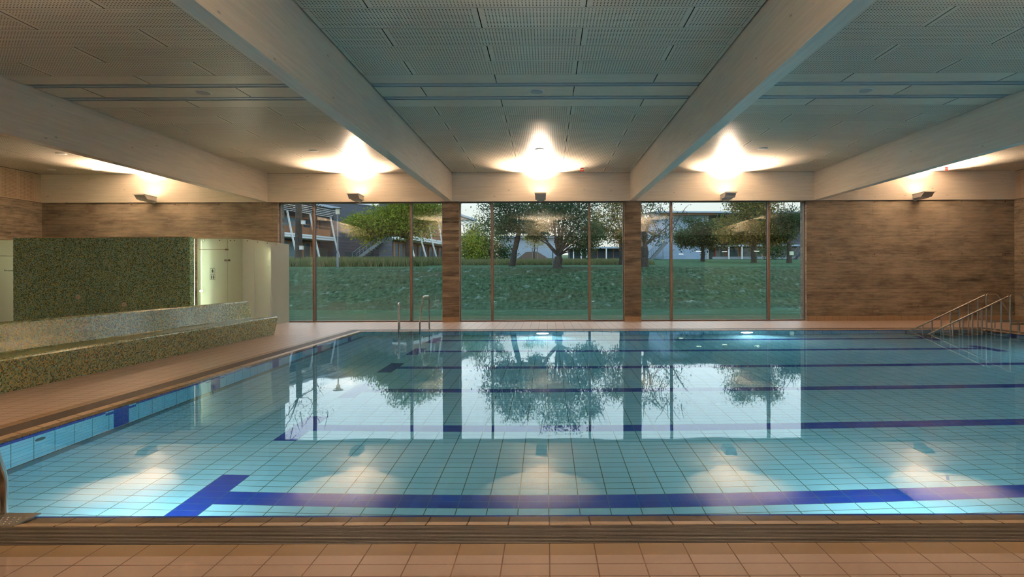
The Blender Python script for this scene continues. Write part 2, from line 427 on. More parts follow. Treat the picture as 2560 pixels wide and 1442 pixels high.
# ---- pool basin: every tile colour lies on the 25 x 12.5 cm grid
LANE_Y = [5.03+2.02*k for k in range(6)]
TX0, TX1 = -2.99, 9.51                    # outer edges of the T bars
def snap(v, p, o): return round((v-o)/p)*p+o
pf = MB(); xs = [PX0+.12, TX0, TX0+.25, TX1, TX1+.25, PX1-.12]
lanes = []
for y in LANE_Y:
    c = snap(y-.125, .125, .03); lanes.append((c, c+.25))
ys = {PY0+.12, PY1-.12}
for a, b in lanes: ys |= {a, b, a-.375, b+.375}
ys = sorted(ys)
for i in range(len(xs)-1):
    for j in range(len(ys)-1):
        cx, cy = (xs[i]+xs[i+1])/2, (ys[j]+ys[j+1])/2
        ln = any(a < cy < b for a, b in lanes) and TX0 < cx < TX1+.25
        tb = any(a-.375 < cy < b+.375 for a, b in lanes) and (TX0 < cx < TX0+.25 or TX1 < cx < TX1+.25)
        pf.quad([(xs[i],ys[j],FZ),(xs[i+1],ys[j],FZ),(xs[i+1],ys[j+1],FZ),(xs[i],ys[j+1],FZ)], 1 if ln or tb else 0)
# grey gap profile round the raised floor
g0, g1 = 0.0, .12
a = (PX0, PY0, PX1, PY1)
for (x0, y0, x1, y1) in ((PX0,PY0,PX1,PY0+.12),(PX0,PY1-.12,PX1,PY1),(PX0,PY0+.12,PX0+.12,PY1-.12),(PX1-.12,PY0+.12,PX1,PY1-.12)):
    pf.quad([(x0,y0,FZ),(x1,y0,FZ),(x1,y1,FZ),(x0,y1,FZ)], 2)
pf.box((PX0-.02, PY0-.02, FZ-.3), (PX1+.02, PY1+.02, FZ-.2), 2)
pf.build('pool_floor', ['aqua', 'royal', 'strip'], kind='structure')
zs = [-.015-.125*k for k in range(0, 9)]
def pool_side(name, axis, c, targets):
    mb = MB(); lo, hi = (PY0, PY1) if axis == 'X' else (PX0, PX1)
    us = {lo, hi}
    for y in targets: us |= {y-.25, y-.125, y+.125, y+.25}
    us = sorted(us)
    for i in range(len(us)-1):
        for j in range(8):
            cu = (us[i]+us[i+1])/2; m = 1 if j == 0 else 0
            for y in targets:
                d = abs(cu-y)
                if d < .125: m = 1
                elif d < .25: m = 1 if j == 1 else 0
            z0, z1 = zs[j+1], zs[j] if j else -.03
            p = [(us[i], z0), (us[i+1], z0), (us[i+1], z1), (us[i], z1)]
            mb.quad([(c, u, z) if axis == 'X' else (u, c, z) for u, z in p], m)
    s = 'YZ' if axis == 'X' else 'XZ'
    return mb.build(name, ['aqua'+s, 'royal'+s], kind='structure')
tg = [(a+b)/2 for a, b in lanes]
pool_side('pool_wall', 'X', PX0, tg); pool_side('pool_wall', 'X', PX1, tg)
pool_side('pool_wall', 'Y', PY0, []); pool_side('pool_wall', 'Y', PY1, [])
ed = MB(); ring(ed, .025, -.03, 0, -.03, 0, 0); ring(ed, 0, -.03, -.002, -.05, 0, 0); ring(ed, -.001, FZ+.002, -.016, FZ+.002, 1, 1)
ed.build('pool_edge', ['blue_edge', 'dark'], kind='structure')

# ---- water
wtr = MB().box((PX0-.125, PY0-.125, FZ-.12), (PX1+.125, PY1+.125, WZ)).build('pool_water', 'water')
tag(wtr, 'still clear turquoise water filling the swimming pool to its rim', 'water', kind='structure')

# ---- drain grate: long bars running round the pool
gr = MB()
for k in range(13):
    o0 = .207+k*.0187
    ring(gr, o0, 0, o0+.0115, 0, 0, 0); ring(gr, o0, -.02, o0, 0, 0, 0); ring(gr, o0+.0115, 0, o0+.0115, -.02, 0, 0)
gr = gr.build('drain_grate', plain('brown_grate_plastic', lin(74, 65, 60), .5))
tag(gr, 'brown-grey slatted overflow grate running round the edge of the pool', 'grate')

# ---- far wall, pillars, skirtings
WIN = [(-8.74, -3.39), (-2.85, 2.53), (3.06, 8.45)]
def wallbox(name, a, b, mx='concrete_x', my='concrete_y'):
    return MB().box(a, b, 0, 1).build(name, [mx, my], kind='structure')
wallbox('wall_far', (XL-.3, YF, -.1), (-8.74, 20, ZB)); wallbox('wall_far', (8.45, YF, -.1), (XR+.3, 20, ZB))
for nm, (a, b) in (('concrete_pillar', (-3.39, -2.85)), ('concrete_pillar', (2.53, 3.06))):
    wallbox(nm, (a, YF, -.1), (b, 20, ZB), 'concrete_p')
MB().box((XL-.3, 19.56, ZB), (XR+.3, 20, 5.2)).build('wall_far_upper', ['dark'], kind='structure')
for i, (a, b) in enumerate(((XL, -8.74), (-3.39, -2.85), (2.53, 3.06), (8.45, XR))):
    MB().box((a, YF-.012, 0), (b, YF, .16), 0).build('baseboard_far', ['skirtXZ'], kind='structure')
MB().box((XL, YB, 0), (XL+.012, YF, .16), 0).build('baseboard_left', ['skirtYZ'], kind='structure')
MB().box((XR-.012, YB, 0), (XR, YF, .16), 0).build('baseboard_right', ['skirtYZ'], kind='structure')
for x, sgn in ((XL, 1), (XR, -1)):
    nm = 'wall_left' if sgn > 0 else 'wall_right'
    MB().box((min(x, x-.3*sgn), YS, -.1), (max(x, x-.3*sgn), 20, ZB), 0, 1).build(nm, ['concrete_x', 'concrete_y'], kind='structure')
    MB().box((min(x, x-.3*sgn), YS, ZB), (max(x-.02*sgn, x-.3*sgn), 20, 5.2)).build(nm+'_upper', ['dark'], kind='structure')
    # perforated boards above
    pm = MB(); y = YF-.27
    def wp(y0, y1, mi):
        xx = x+.012*sgn; L, Hh = y1-y0, ZC-ZB-.02
        q = [(xx, y0, ZB+.01), (xx, y1, ZB+.01), (xx, y1, ZC-.01), (xx, y0, ZC-.01)]
        if sgn < 0: pass
        pm.quad(q, mi, [(0,0),(L,0),(L,Hh),(0,Hh)], [(L,Hh),(0,Hh),(0,0),(L,0)])
        pm.box((min(x, xx)-.001, y0, ZB+.01), (max(x, xx)-.0005*sgn-.0, y1, ZC-.01), 1)
    wp(y+.006, YF-.015, 1)
    while y > YB: wp(y-.614, y, 0); y -= .62
    pm.build('trim_'+('left' if sgn > 0 else 'right'), ['perf_wall', 'board_wall'], kind='structure')

# ---- back wall with openings to the foyer, photographer's side
wallbox('wall_back', (XL-.3, 2.6, 3.0), (XR+.3, YB, ZB)); wallbox('wall_back', (XL-.3, 2.6, -.1), (-8.74, YB, 3.0))
MB().box((XL-.3, 2.6, ZB), (XR+.3, 2.88, 5.2)).build('wall_back_upper', ['dark'], kind='structure')
for a, b in ((-3.39, -2.85), (2.53, 3.06), (8.45, 8.99)):
    wallbox('concrete_pillar', (a, 2.6, -.1), (b, YB, 3.0), 'concrete_p')
fo = MB()
fo.box((XL, YS-.2, -.1), (XR, YS, 3.2), 0); fo.build('wall_foyer', [plain('foyer_plaster', (.16, .16, .14, 1), .7)], kind='structure')
MB().box((XL, YS, 3.02), (XR, 2.6, 3.2)).build('ceiling_foyer', [plain('foyer_ceiling', (.20, .19, .17, 1), .7)], kind='structure')
MB().box((10.6, -1.0, 0), (14.4, -.85, 3.02)).build('wall_foyer_yellow', [plain('yellow_green_paint', (.55, .52, .12, 1), .5)], kind='structure')
k = 0
for x, y in ((9.6, 1.5), (11.5, .6), (13.3, 1.4), (15.0, -3), (9.6, -3.5)):
    c = empty('foyer_light', (x, y, 3.02), 'flat round ceiling lamp in the foyer beyond the back wall', 'ceiling lamp', 'foyer ceiling lamps')
    part(c, 'lens', MB().disc((x, y, 3.018), (0, 0, -1), [(.16, 0), (.16, .03)]), 'foyer_lamp')
    part(c, 'rim', MB().disc((x, y, 3.019), (0, 0, -1), [(.19, 0), (.19, .02)]), 'white_plastic')

# ---- ceiling boards
BEAMS = [(-9.25, -9.04), (-3.27, -3.06), (2.70, 2.90), (8.67, 8.87)]
BAYS = [(XL, -9.25), (-9.04, -3.27), (-3.06, 2.70), (2.90, 8.67), (8.87, XR)]
rows = []
y = 9.94; par = 1
while y > YB-.3: rows.append((y-.62, y, par % 2, True)); y -= .62; par += 1
rows += [(9.94, 10.385, 0, False), (10.57, 11.15, 1, False), (11.35, 11.83, 0, False)]
y = 11.83; par = 1
while y < YF-.1: rows.append((y, y+.62, par % 2, True)); y += .62; par += 1
cm = MB()
for bi, (xa, xb) in enumerate(BAYS):
    xa += .022; xb -= .022
    st = xa if bi else xb-5.72-2.71
    for y0, y1, pr, perf in rows:
        y0 = max(y0, YB); y1 = min(y1, YF-.05)
        if y1-y0 < .05: continue
        js = [xa]+[q for q in [(st+(2.18 if pr == 0 else .825)+2.71*k) for k in range(-2, 4)] if xa+.1 < q < xb-.1]+[xb]
        for a, b in zip(js, js[1:]):
            a2 = a+.007 if a > xa else a; b2 = b-.007 if b < xb else b; ya, yb = y0+.003, y1-.003
            L, W = b2-a2, yb-ya; mi = 0 if perf else 1
            base = len(cm.v); z = ZC
            cm.quad([(a2,ya,z),(a2,yb,z),(b2,yb,z),(b2,ya,z)], mi, [(0,0),(0,W),(L,W),(L,0)], [(L,W),(L,0),(0,0),(0,W)])
            k = len(cm.v); cm.v += [(a2,ya,z+.02),(a2,yb,z+.02),(b2,yb,z+.02),(b2,ya,z+.02)]
            for i in range(4):
                j = (i+1) % 4; cm.f.append((base+i, k+i, k+j, base+j)); cm.m.append(2)
cm.build('ceiling', ['perf', 'board', 'dark'], kind='structure')
MB().box((XL-.3, 2.6, 5.0), (XR+.3, 20.4, 5.2)).build('ceiling_slab', ['dark'], kind='structure')
MB().box((XL-.3, YS-.2, 3.2), (XR+.3, 2.6, 3.4)).build('ceiling_slab_foyer', ['dark'], kind='structure')

# ---- glulam beams and fascias
bl = ['glulam roof beam above the mosaic wall at far left', 'glulam roof beam left of the middle ceiling bay', 'glulam roof beam right of the middle ceiling bay', 'glulam roof beam running to the top right corner']
for i, (a, b) in enumerate(BEAMS):
    tag(MB().box((a, YB, ZB), (b, YF-.05, ZC+.12)).build('glulam_beam', 'glulam_y', kind='structure'), bl[i], 'beam')
bx_ = [XL]+[(a+b)/2 for a, b in BEAMS]+[XR]
for i in range(5):
    MB().box((bx_[i]+.004, YF-.05, ZB), (bx_[i+1]-.004, YF+.06, ZC-.004)).build('trim_%d' % (i+1), 'glulam_x', kind='structure')
    MB().box((bx_[i]+.004, YB-.02, ZB), (bx_[i+1]-.004, YB+.05, ZC-.004)).build('trim_%d' % (i+6), 'glulam_x', kind='structure')

# ---- ceiling channels
chl = {(1, 0): 'long metal channel nearer the camera in the left ceiling bay', (1, 1): 'long metal channel farther away in the left ceiling bay',
       (2, 0): 'long metal channel nearer the camera in the middle ceiling bay', (2, 1): 'long metal channel farther away in the middle ceiling bay',
       (3, 0): 'long metal channel nearer the camera in the right ceiling bay', (3, 1): 'long metal channel farther away in the right ceiling bay'}
chm = plain('channel_metal', (.42, .50, .54, 1), .38, .45)
for bi, (xa, xb) in enumerate(BAYS):
    for k, (y0, y1) in enumerate(((10.385, 10.57), (11.15, 11.35))):
        m = MB(); xa2, xb2 = xa+.03, xb-.03; y0 += .004; y1 -= .004
        m.box((xa2, y0, 4.846), (xb2, y1, 4.915)); m.box((xa2, y0, 4.836), (xb2, y0+.006, 4.9)); m.box((xa2, y1-.008, 4.832), (xb2, y1, 4.9))
        m.box((xa2, y0+.06, 4.840), (xb2, y0+.068, 4.850))
        o = m.build('ceiling_channel', chm)
        tag(o, chl.get((bi, k), 'long metal channel in an outermost ceiling bay beside a side wall'), 'channel', 'metal channels in the ceiling')

# ---- round ceiling fittings
def disc_fit(name, x, y, r, label, cat, group, mat='white_plastic'):
    c = empty(name, (x, y, ZC), label, cat, group)
    part(c, 'rim', MB().disc((x, y, ZC+.002), (0, 0, -1), [(r, 0), (r, .008), (r*.86, .014)]), 'white_plastic', smooth=True)
    part(c, 'cover', MB().disc((x, y, ZC-.010), (0, 0, -1), [(r*.84, 0), (r*.8, .008), (r*.3, .012)]), mat, smooth=True)
for x, l in ((-6.2, 'left'), (-.17, 'middle'), (5.78, 'right')):
    disc_fit('ceiling_speaker', x, 10.86, .14, 'round white speaker between the two channels of the %s ceiling bay' % l, 'speaker', 'round ceiling speakers', plain('speaker_grille', (.42, .42, .40, 1), .6))
for x, y, l in ((-6.18, 15.95, 'round white ceiling fitting near the lamp glow of the left bay'), (-.18, 15.86, 'round white ceiling fitting at the tip of the middle lamp glow'), (5.72, 15.86, 'round white ceiling fitting near the lamp glow of the right bay'),
                (-13.1, 16.2, 'round ceiling fitting at far left, nearest of three'), (-13.97, 18.6, 'round ceiling fitting at far left, beside the lamp glow'), (-15.35, 18.6, 'round ceiling fitting at far left, next to the perforated side boards')):
    disc_fit('ceiling_fitting', x, y, .13, l, 'ceiling fitting', 'round white ceiling fittings')
for x, y, l in ((1.10, 18.5, 'small red and white plate hanging from the middle ceiling bay'), (12.4, 18.6, 'small red plate on the ceiling above the rightmost uplight')):
    c = empty('warning_plate', (x, y, ZC), l, 'sign')
    part(c, 'plate', MB().box((x-.05, y-.004, ZC-.13), (x+.05, y+.004, ZC-.02)), 'red')
    part(c, 'stripe', MB().box((x-.045, y-.006, ZC-.085), (x+.045, y-.004, ZC-.065)), 'white_plastic')
    part(c, 'rod', MB().tube([(x, y, ZC-.02), (x, y, ZC+.001)], .004, 6).tube([(x+.04, y, ZC-.022), (x+.2, y+.05, ZC-.012)], .005, 6), 'black')

# ---- wall uplights
def sconce(x, yw, s, label, group):
    """s = -1: on the far wall facing the camera, +1: on the wall behind the camera"""
    c = empty('wall_uplight', (x, yw, 3.97), label, 'wall lamp', group)
    m = MB(); zt, zb = 4.075, 3.90
    T = [(-.18, .12), (.18, .12), (.18, .76), (-.18, .76)]; B = [(-.11, .14), (.11, .14), (.11, .54), (-.11, .54)]
    t_ = [(x+a, yw+s*b, zt-(.0 if b < .5 else -.015)) for a, b in T]; b_ = [(x+a, yw+s*b, zb+(.015 if b > .4 else 0)) for a, b in B]
    ti = [(x+a*.93, yw+s*(.44+(b-.44)*.95), zt-(.0 if b < .5 else -.015)) for a, b in T]
    fl_ = [(p[0], yw+s*min(abs(p[1]-yw), .58), zt-.135) for p in ti]
    m.quad(b_); 
    for i in range(4): j = (i+1) % 4; m.quad([b_[i], b_[j], t_[j], t_[i]]); m.quad([t_[i], t_[j], ti[j], ti[i]]); m.quad([ti[i], ti[j], fl_[j], fl_[i]])
    m.quad(fl_)
    part(c, 'housing', m, 'grey_paint')
    part(c, 'rim', MB().box((x-.186, min(yw+s*.77, yw+s*.755), zt-.012), (x+.186, max(yw+s*.77, yw+s*.755), zt+.02)), 'grey_paint')
    part(c, 'bracket', MB().box((x-.05, min(yw, yw+s*.16), 3.93), (x+.05, max(yw, yw+s*.16), 3.99)).disc((x, yw, 3.965), (0, s, 0), [(.085, 0), (.085, .03)]), 'white_plastic')
    part(c, 'lamp_lens', MB().box((x-.15, min(yw+s*.2, yw+s*.56), zt-.132), (x+.15, max(yw+s*.2, yw+s*.56), zt-.126)), 'halogen')
    l = area('uplight_glow', (0, s*.44, zt-3.97-.075), (PI-s*R(27), 0, 0), .26, .20, SCONCE_W if s < 0 else BACK_W, WARM, c, 122)
    return c
SC = [(-12.72, 'wall uplight above the mosaic wall at far left'), (-6.05, 'wall uplight above the left window'), (-.19, 'wall uplight above the middle window'), (5.76, 'wall uplight above the right window'), (11.95, 'wall uplight above the bare concrete wall at right')]
for x, l in SC: sconce(x, YF-.05, -1, 'grey wedge-shaped '+l, 'wall uplights')
for x in (-12.2, -6.15, -.19, 5.76, 11.7): sconce(x, YB+.05, 1, 'grey wedge-shaped wall uplight on the back wall behind the camera', 'uplights of the back wall')

# ---- windows
def window(i, a, b, mull):
    w_ = empty('window_%d' % i, ((a+b)/2, 19.7, 0), kind='structure')
    y0, y1 = 19.62, 19.76
    part(w_, 'frame', MB().box((a, y0, -.01), (b, y1, .045)).box((a, y0, ZB-.03), (b, y1, ZB+.03)).box((a, y0+.02, .045), (a+.03, y1, ZB-.03)).box((b-.03, y0+.02, .045), (b, y1, ZB-.03)), 'bronze')
    ed = [a+.03]+mull+[b-.03]
    for x in mull:
        q = part(w_, 'mullion', MB().box((x-.032, y0-.02, .045), (x+.032, y1+.01, ZB-.03)), 'bronze')
        part(q, 'gasket', MB().box((x-.040, y0+.075, .046), (x+.040, y0+.12, ZB-.031)), 'black')
    for x0, x1 in zip(ed, ed[1:]):
        x0 += .041 if x0 in mull else 0; x1 -= .041 if x1 in mull else 0
        part(w_, 'pane', MB().box((x0, 19.70, .046), (x1, 19.724, ZB-.031)), 'glass')
window(1, *WIN[0], [-7.62, -4.44]); window(2, *WIN[1], [-1.79, 1.40]); window(3, *WIN[2], [4.08, 7.26])

# ================================================================== LEFT SIDE: bench, mosaic wall, glass cubicles
def bench():
    # profile in (X, Z), swept along Y
    prof = [(-7.09, 0.0), (-7.005, .40), (-7.0, .43), (-7.008, .452), (-7.035, .463), (-7.34, .452), (-7.62, .442), (-7.655, .455), (-7.70, .60), (-7.755, .80), (-7.765, .84), (-7.785, .862), (-7.815, .866), (-7.93, .862), (-7.95, .85), (-7.95, 0)]
    y0, y1 = 3.4, 15.6; m = MB(); L = 0
    for (a, b) in zip(prof, prof[1:]):
        d = math.hypot(b[0]-a[0], b[1]-a[1])
        m.quad([(a[0], y0, a[1]), (b[0], y0, b[1]), (b[0], y1, b[1]), (a[0], y1, a[1])], 0, [(y0, L), (y0, L+d), (y1, L+d), (y1, L)])
        L += d
    for y in (y0, y1):
        p = [(q[0], y, q[1]) for q in prof]; u = [(q[0], q[1]) for q in prof]
        if y == y1: p = p[::-1]; u = u[::-1]
        m.quad(p, 0, u)
    o = m.build('mosaic_bench', 'mosaic')
    tag(o, 'long built-in bench with backrest covered in green and ochre mosaic beside the pool', 'bench')
bench()

mw = MB(); x0, x1, y0, y1, zt = -14.14, -9.46, 15.9, 16.1, 2.55
mw.quad([(x0,y0,0),(x1,y0,0),(x1,y0,zt),(x0,y0,zt)], 0, [(x0,0),(x1,0),(x1,zt),(x0,zt)])
mw.quad([(x1,y0,0),(x1,y1,0),(x1,y1,zt),(x1,y0,zt)], 0, [(y0,0),(y1,0),(y1,zt),(y0,zt)])
mw.quad([(x0,y1,0),(x0,y0,0),(x0,y0,zt),(x0,y1,zt)], 0, [(y1,0),(y0,0),(y0,zt),(y1,zt)])
mw.quad([(x1,y1,0),(x0,y1,0),(x0,y1,zt),(x1,y1,zt)], 0, [(x1,0),(x0,0),(x0,zt),(x1,zt)])
mw.quad([(x0,y0,zt),(x1,y0,zt),(x1,y1,zt),(x0,y1,zt)], 0, [(x0,0),(x1,0),(x1,.2),(x0,.2)])
tag(mw.build('wall_mosaic', 'mosaic_wall', kind='structure'), 'free-standing wall of green and brown mosaic behind the bench', 'wall')
for x, z, l in ((-12.42, .98, 'round pale plate on the mosaic wall, left and higher one'), (-11.2, .775, 'round pale plate on the mosaic wall, right and lower one')):
    c = empty('push_plate', (x, y0, z), l, 'wall plate', 'round plates on the mosaic wall')
    part(c, 'plate', MB().disc((x, y0, z), (0, -1, 0), [(.062, 0), (.062, .012), (.055, .018)]), 'white_plastic', smooth=True)
    part(c, 'button', MB().disc((x, y0-.016, z), (0, -1, 0), [(.018, 0), (.016, .012)]), 'grey_paint', smooth=True)
tag(MB().box((-13.75, 15.9, 2.55), (-9.5, 16.0, 2.572)).build('ledge_strip', plain('pale_wood_strip', (.62, .45, .32, 1), .5)), 'thin pale strip along the top of the mosaic wall', 'strip')

# light strips
def strip_light(x, y, label, wd=.1):
    c = empty('light_strip', (x, y, 0), label, 'light strip', 'vertical light strips of the cubicles')
    part(c, 'tube', MB().box((x-wd/2, y-.02, .25), (x+wd/2, y+.02, 1.42)).box((x-wd/2, y-.02, 1.46), (x+wd/2, y+.02, 2.5)), 'tube')
    part(c, 'channel', MB().box((x-wd/2-.012, y+.02, 0), (x+wd/2+.012, y+.05, 2.53)), 'white_plastic')
strip_light(-9.66, 16.32, 'glowing vertical light strip between mosaic wall and glass cubicle')
strip_light(-14.22, 16.60, 'hidden vertical light strip behind the left end of the mosaic wall')

def cap(x, y, z, ax, r=.018): return MB().disc((x, y, z), ax, [(r, 0), (r, .012), (r*.8, .018)], 14)
GC = empty('glass_cubicle', (-9.0, 17.5, 0), 'frosted glass cubicle right of the mosaic wall with pictogram door', 'cubicle')
gy, gz = 16.5, 2.55
part(GC, 'glass_panel', MB().box((-9.58, gy, 2.26), (-8.79, gy+.012, gz)), 'frosted')
part(GC, 'glass_panel', MB().box((-8.775, gy, .02), (-8.37, gy+.012, gz)), 'frosted')
part(GC, 'glass_panel', MB().box((-8.382, gy+.015, .02), (-8.37, 17.17, gz)), 'frosted')
part(GC, 'glass_panel', MB().box((-8.382, 17.18, .02), (-8.37, YF-.01, gz)), 'frosted')
for x in (-9.42, -8.99, -8.69, -8.58): part(GC, 'fixing_cap', cap(x, gy, 2.50, (0, -1, 0)), 'steel')
for y in (16.75, 17.35, 17.95, 18.55): part(GC, 'fixing_cap', cap(-8.37, y, 2.50, (1, 0, 0)), 'steel')
part(GC, 'post', MB().box((-9.60, gy-.01, 0), (-9.585, gy+.04, gz)), 'white_plastic')
part(GC, 'back_panel', MB().box((-9.6, 18.2, 0), (-8.4, 18.25, gz)), plain('cubicle_inner_wall', (.55, .53, .40, 1), .6))
dr = part(GC, 'door', MB().box((-9.58, gy, .06), (-8.785, gy+.012, 2.245)), 'frosted')
part(dr, 'hinge', MB().box((-8.86, gy-.014, 1.93), (-8.795, gy, 1.975)).disc((-8.83, gy-.014, 1.952), (0, -1, 0), [(.02, 0), (.02, .008)], 12), 'steel')
part(GC, 'clamp', MB().box((-8.765, gy-.014, 1.93), (-8.70, gy, 1.975)).disc((-8.735, gy-.014, 1.952), (0, -1, 0), [(.02, 0), (.02, .008)], 12), 'steel')
part(GC, 'clamp', MB().box((-8.84, gy-.012, 2.22), (-8.75, gy, 2.27)), 'steel')
part(dr, 'latch', MB().box((-9.57, gy-.02, 1.085), (-9.44, gy, 1.14)).tube([(-9.44, gy-.02, 1.112), (-9.39, gy-.02, 1.112)], .008, 8), 'steel')
def picto(m, x, z, s, kind):
    yy = gy-.004
    def sq(a, b, c, d): m.box((x+a*s, yy-.001, z+b*s), (x+c*s, yy, z+d*s))
    for a in ((-.5,-.5,.5,-.46), (-.5,.46,.5,.5), (-.5,-.46,-.46,.46), (.46,-.46,.5,.46)): sq(*a)
    if kind == 0:
        m.disc((x, yy, z+.22*s), (0, -1, 0), [(.11*s, 0), (.11*s, .001)], 14)
        sq(-.3, -.02, .3, .08); sq(-.12, -.12, .12, .12)
        m.quad([(x-.22*s, yy-.001, z-.12*s), (x+.22*s, yy-.001, z-.12*s), (x+.06*s, yy-.001, z-.36*s), (x-.06*s, yy-.001, z-.36*s)])
    else:
        for q in (-.2, .2):
            m.disc((x+q*s, yy, z+.3*s), (0, -1, 0), [(.08*s, 0), (.08*s, .001)], 12)
            wq = .11 if q < 0 else .15
            m.quad([(x+(q-.1)*s, yy-.001, z+.2*s), (x+(q-wq)*s, yy-.001, z-.08*s), (x+(q+wq)*s, yy-.001, z-.08*s), (x+(q+.1)*s, yy-.001, z+.2*s)])
            sq(q-.09, -.4, q-.015, -.05); sq(q+.015, -.4, q+.09, -.05)
    for i in range(7): sq(-.44+i*.13, .53, -.36+i*.13, .60)
dk = plain('dark_pictogram', (.02, .02, .02, 1), .5)
for z, k in ((1.665, 0), (1.49, 1)):
    m = MB(); picto(m, -9.19, z, .135, k); part(dr, 'pictogram', m, dk)

SD = empty('staff_cubicle', (-15.2, 16.95, 0), 'frosted glass staff door left of the mosaic wall marked Personal', 'door')
part(SD, 'door', MB().box((-16.3, 16.95, .05), (-14.3, 16.962, 2.10)), 'frosted')
part(SD, 'glass_panel', MB().box((-16.39, 16.95, 2.12), (-14.3, 16.962, 2.56)), 'frosted')
part(SD, 'back_panel', MB().box((-16.39, 18.2, 0), (-14.3, 18.25, 2.56)), plain('staff_inner_wall', (.55, .53, .38, 1), .6))
part(SD, 'side_panel', MB().box((-14.3, 16.9, 0), (-14.28, 18.25, 2.56)), plain('staff_side_wall', (.55, .53, .38, 1), .6))
tc = bpy.data.curves.new('lettering', 'FONT'); tc.body = 'Personal'; tc.size = .075; tc.extrude = .001; tc.align_x = 'CENTER'
tc.materials.append(dk); t_ = bpy.data.objects.new('text', tc); COL.objects.link(t_)
bpy.context.view_layer.update(); lm = bpy.data.meshes.new_from_object(t_.evaluated_get(bpy.context.evaluated_depsgraph_get()))
bpy.data.objects.remove(t_); to = bpy.data.objects.new('lettering', lm); COL.objects.link(to)
to.parent = SD; to.location = (0.0, -.004, 1.675); to.rotation_euler = (PI/2, 0, 0)
def tl(name, x, y, z, sx, sy, pw, lab):
    c = empty(name, (x, y, z), lab, 'tube lamp', 'tube lamps in the cubicles')
    part(c, 'tube', MB().tube([(x-sx/2, y, z), (x+sx/2, y, z)], .02, 10), 'tube')
    part(c, 'holder', MB().box((x-sx/2-.03, y-.03, z+.022), (x+sx/2+.03, y+.03, z+.05)), 'white_plastic')
    area('cubicle_glow', (0, -.06, 0), (R(60), 0, 0), sx, .06, pw, (1, .97, .78), c)
tl('tube_lamp', -9.0, 18.16, 2.3, .9, .08, 12, 'tube lamp inside the glass cubicle')
tl('tube_lamp', -15.2, 18.16, 2.3, .9, .08, 8, 'tube lamp inside the staff cubicle')

# ================================================================== POOL FITTINGS
def pool_beam(c, off, rot, pw=POOL_W):
    d = bpy.data.lights.new('pool_beam', 'AREA'); d.shape = 'DISK'; d.size = .30; d.energy = pw; d.color = (.88, .97, 1); d.spread = R(124)
    o = bpy.data.objects.new('pool_beam', d); COL.objects.link(o); o.parent = c; o.location = off; o.rotation_euler = rot
def pool_light(x, y, s, label):
    c = empty('underwater_light', (x, y, -.55), label, 'pool lamp', 'underwater lamps in the pool walls')
    part(c, 'rim', MB().disc((x, y, -.55), (0, s, 0), [(.21, 0), (.21, .01), (.175, .018)]), 'steel_dull', smooth=True)
    part(c, 'lens', MB().disc((x, y+s*.018, -.55), (0, s, 0), [(.165, 0), (.15, .008), (.07, .013)]), 'pool_lamp', smooth=True)
    pool_beam(c, (0, s*.04, 0), (s*PI/2, 0, 0), POOL_W_NEAR if s > 0 else POOL_W)
pool_light(-3.08, PY0, 1, 'round underwater lamp in the near pool wall, at the left end'); pool_light(2.75, PY0, 1, 'round underwater lamp in the near pool wall, in its middle'); pool_light(8.6, PY0, 1, 'round underwater lamp in the near pool wall, at the right end')
pool_light(-.12, PY1, -1, 'glowing underwater lamp in the far pool wall, below the middle window'); pool_light(5.44, PY1, -1, 'glowing underwater lamp in the far pool wall, below the right window')
for yy in (6.5, 11.5):  # added lamps out of view, put in to brighten the right part of the water
    c = empty('underwater_light', (PX1, yy, -.55), 'added unseen underwater lamp in the right end wall of the pool', 'pool lamp', 'underwater lamps in the pool walls')
    part(c, 'rim', MB().disc((PX1, yy, -.55), (-1, 0, 0), [(.21, 0), (.21, .01), (.175, .018)]), 'steel_dull', smooth=True)
    part(c, 'lens', MB().disc((PX1-.018, yy, -.55), (-1, 0, 0), [(.165, 0), (.15, .008), (.07, .013)]), 'pool_lamp', smooth=True)
    pool_beam(c, (-.04, 0, 0), (0, PI/2, 0))
inl = plain('grey_inlet_cover', (.10, .15, .15, 1), .5)
def inlet(x, y, ax, lab):
    tag(MB().disc((x, y, -.33), ax, [(.06, 0), (.06, .008), (.045, .012), (.02, .012)], 20).build('water_inlet', inl, smooth=True), lab, 'water inlet', 'round inlets in the pool walls')
inlet(PX0, 5.9, (1, 0, 0), 'dark round water inlet in the left pool wall')
for q, l in zip((-4.74, -2.47, .26, 1.12, 2.12, 2.66, 4.45, 6.76), ('first', 'second', 'third', 'fourth', 'fifth', 'sixth', 'seventh', 'eighth')): inlet(q, PY1, (0, -1, 0), 'small dark round water inlet in the far pool wall, %s from the left' % l)

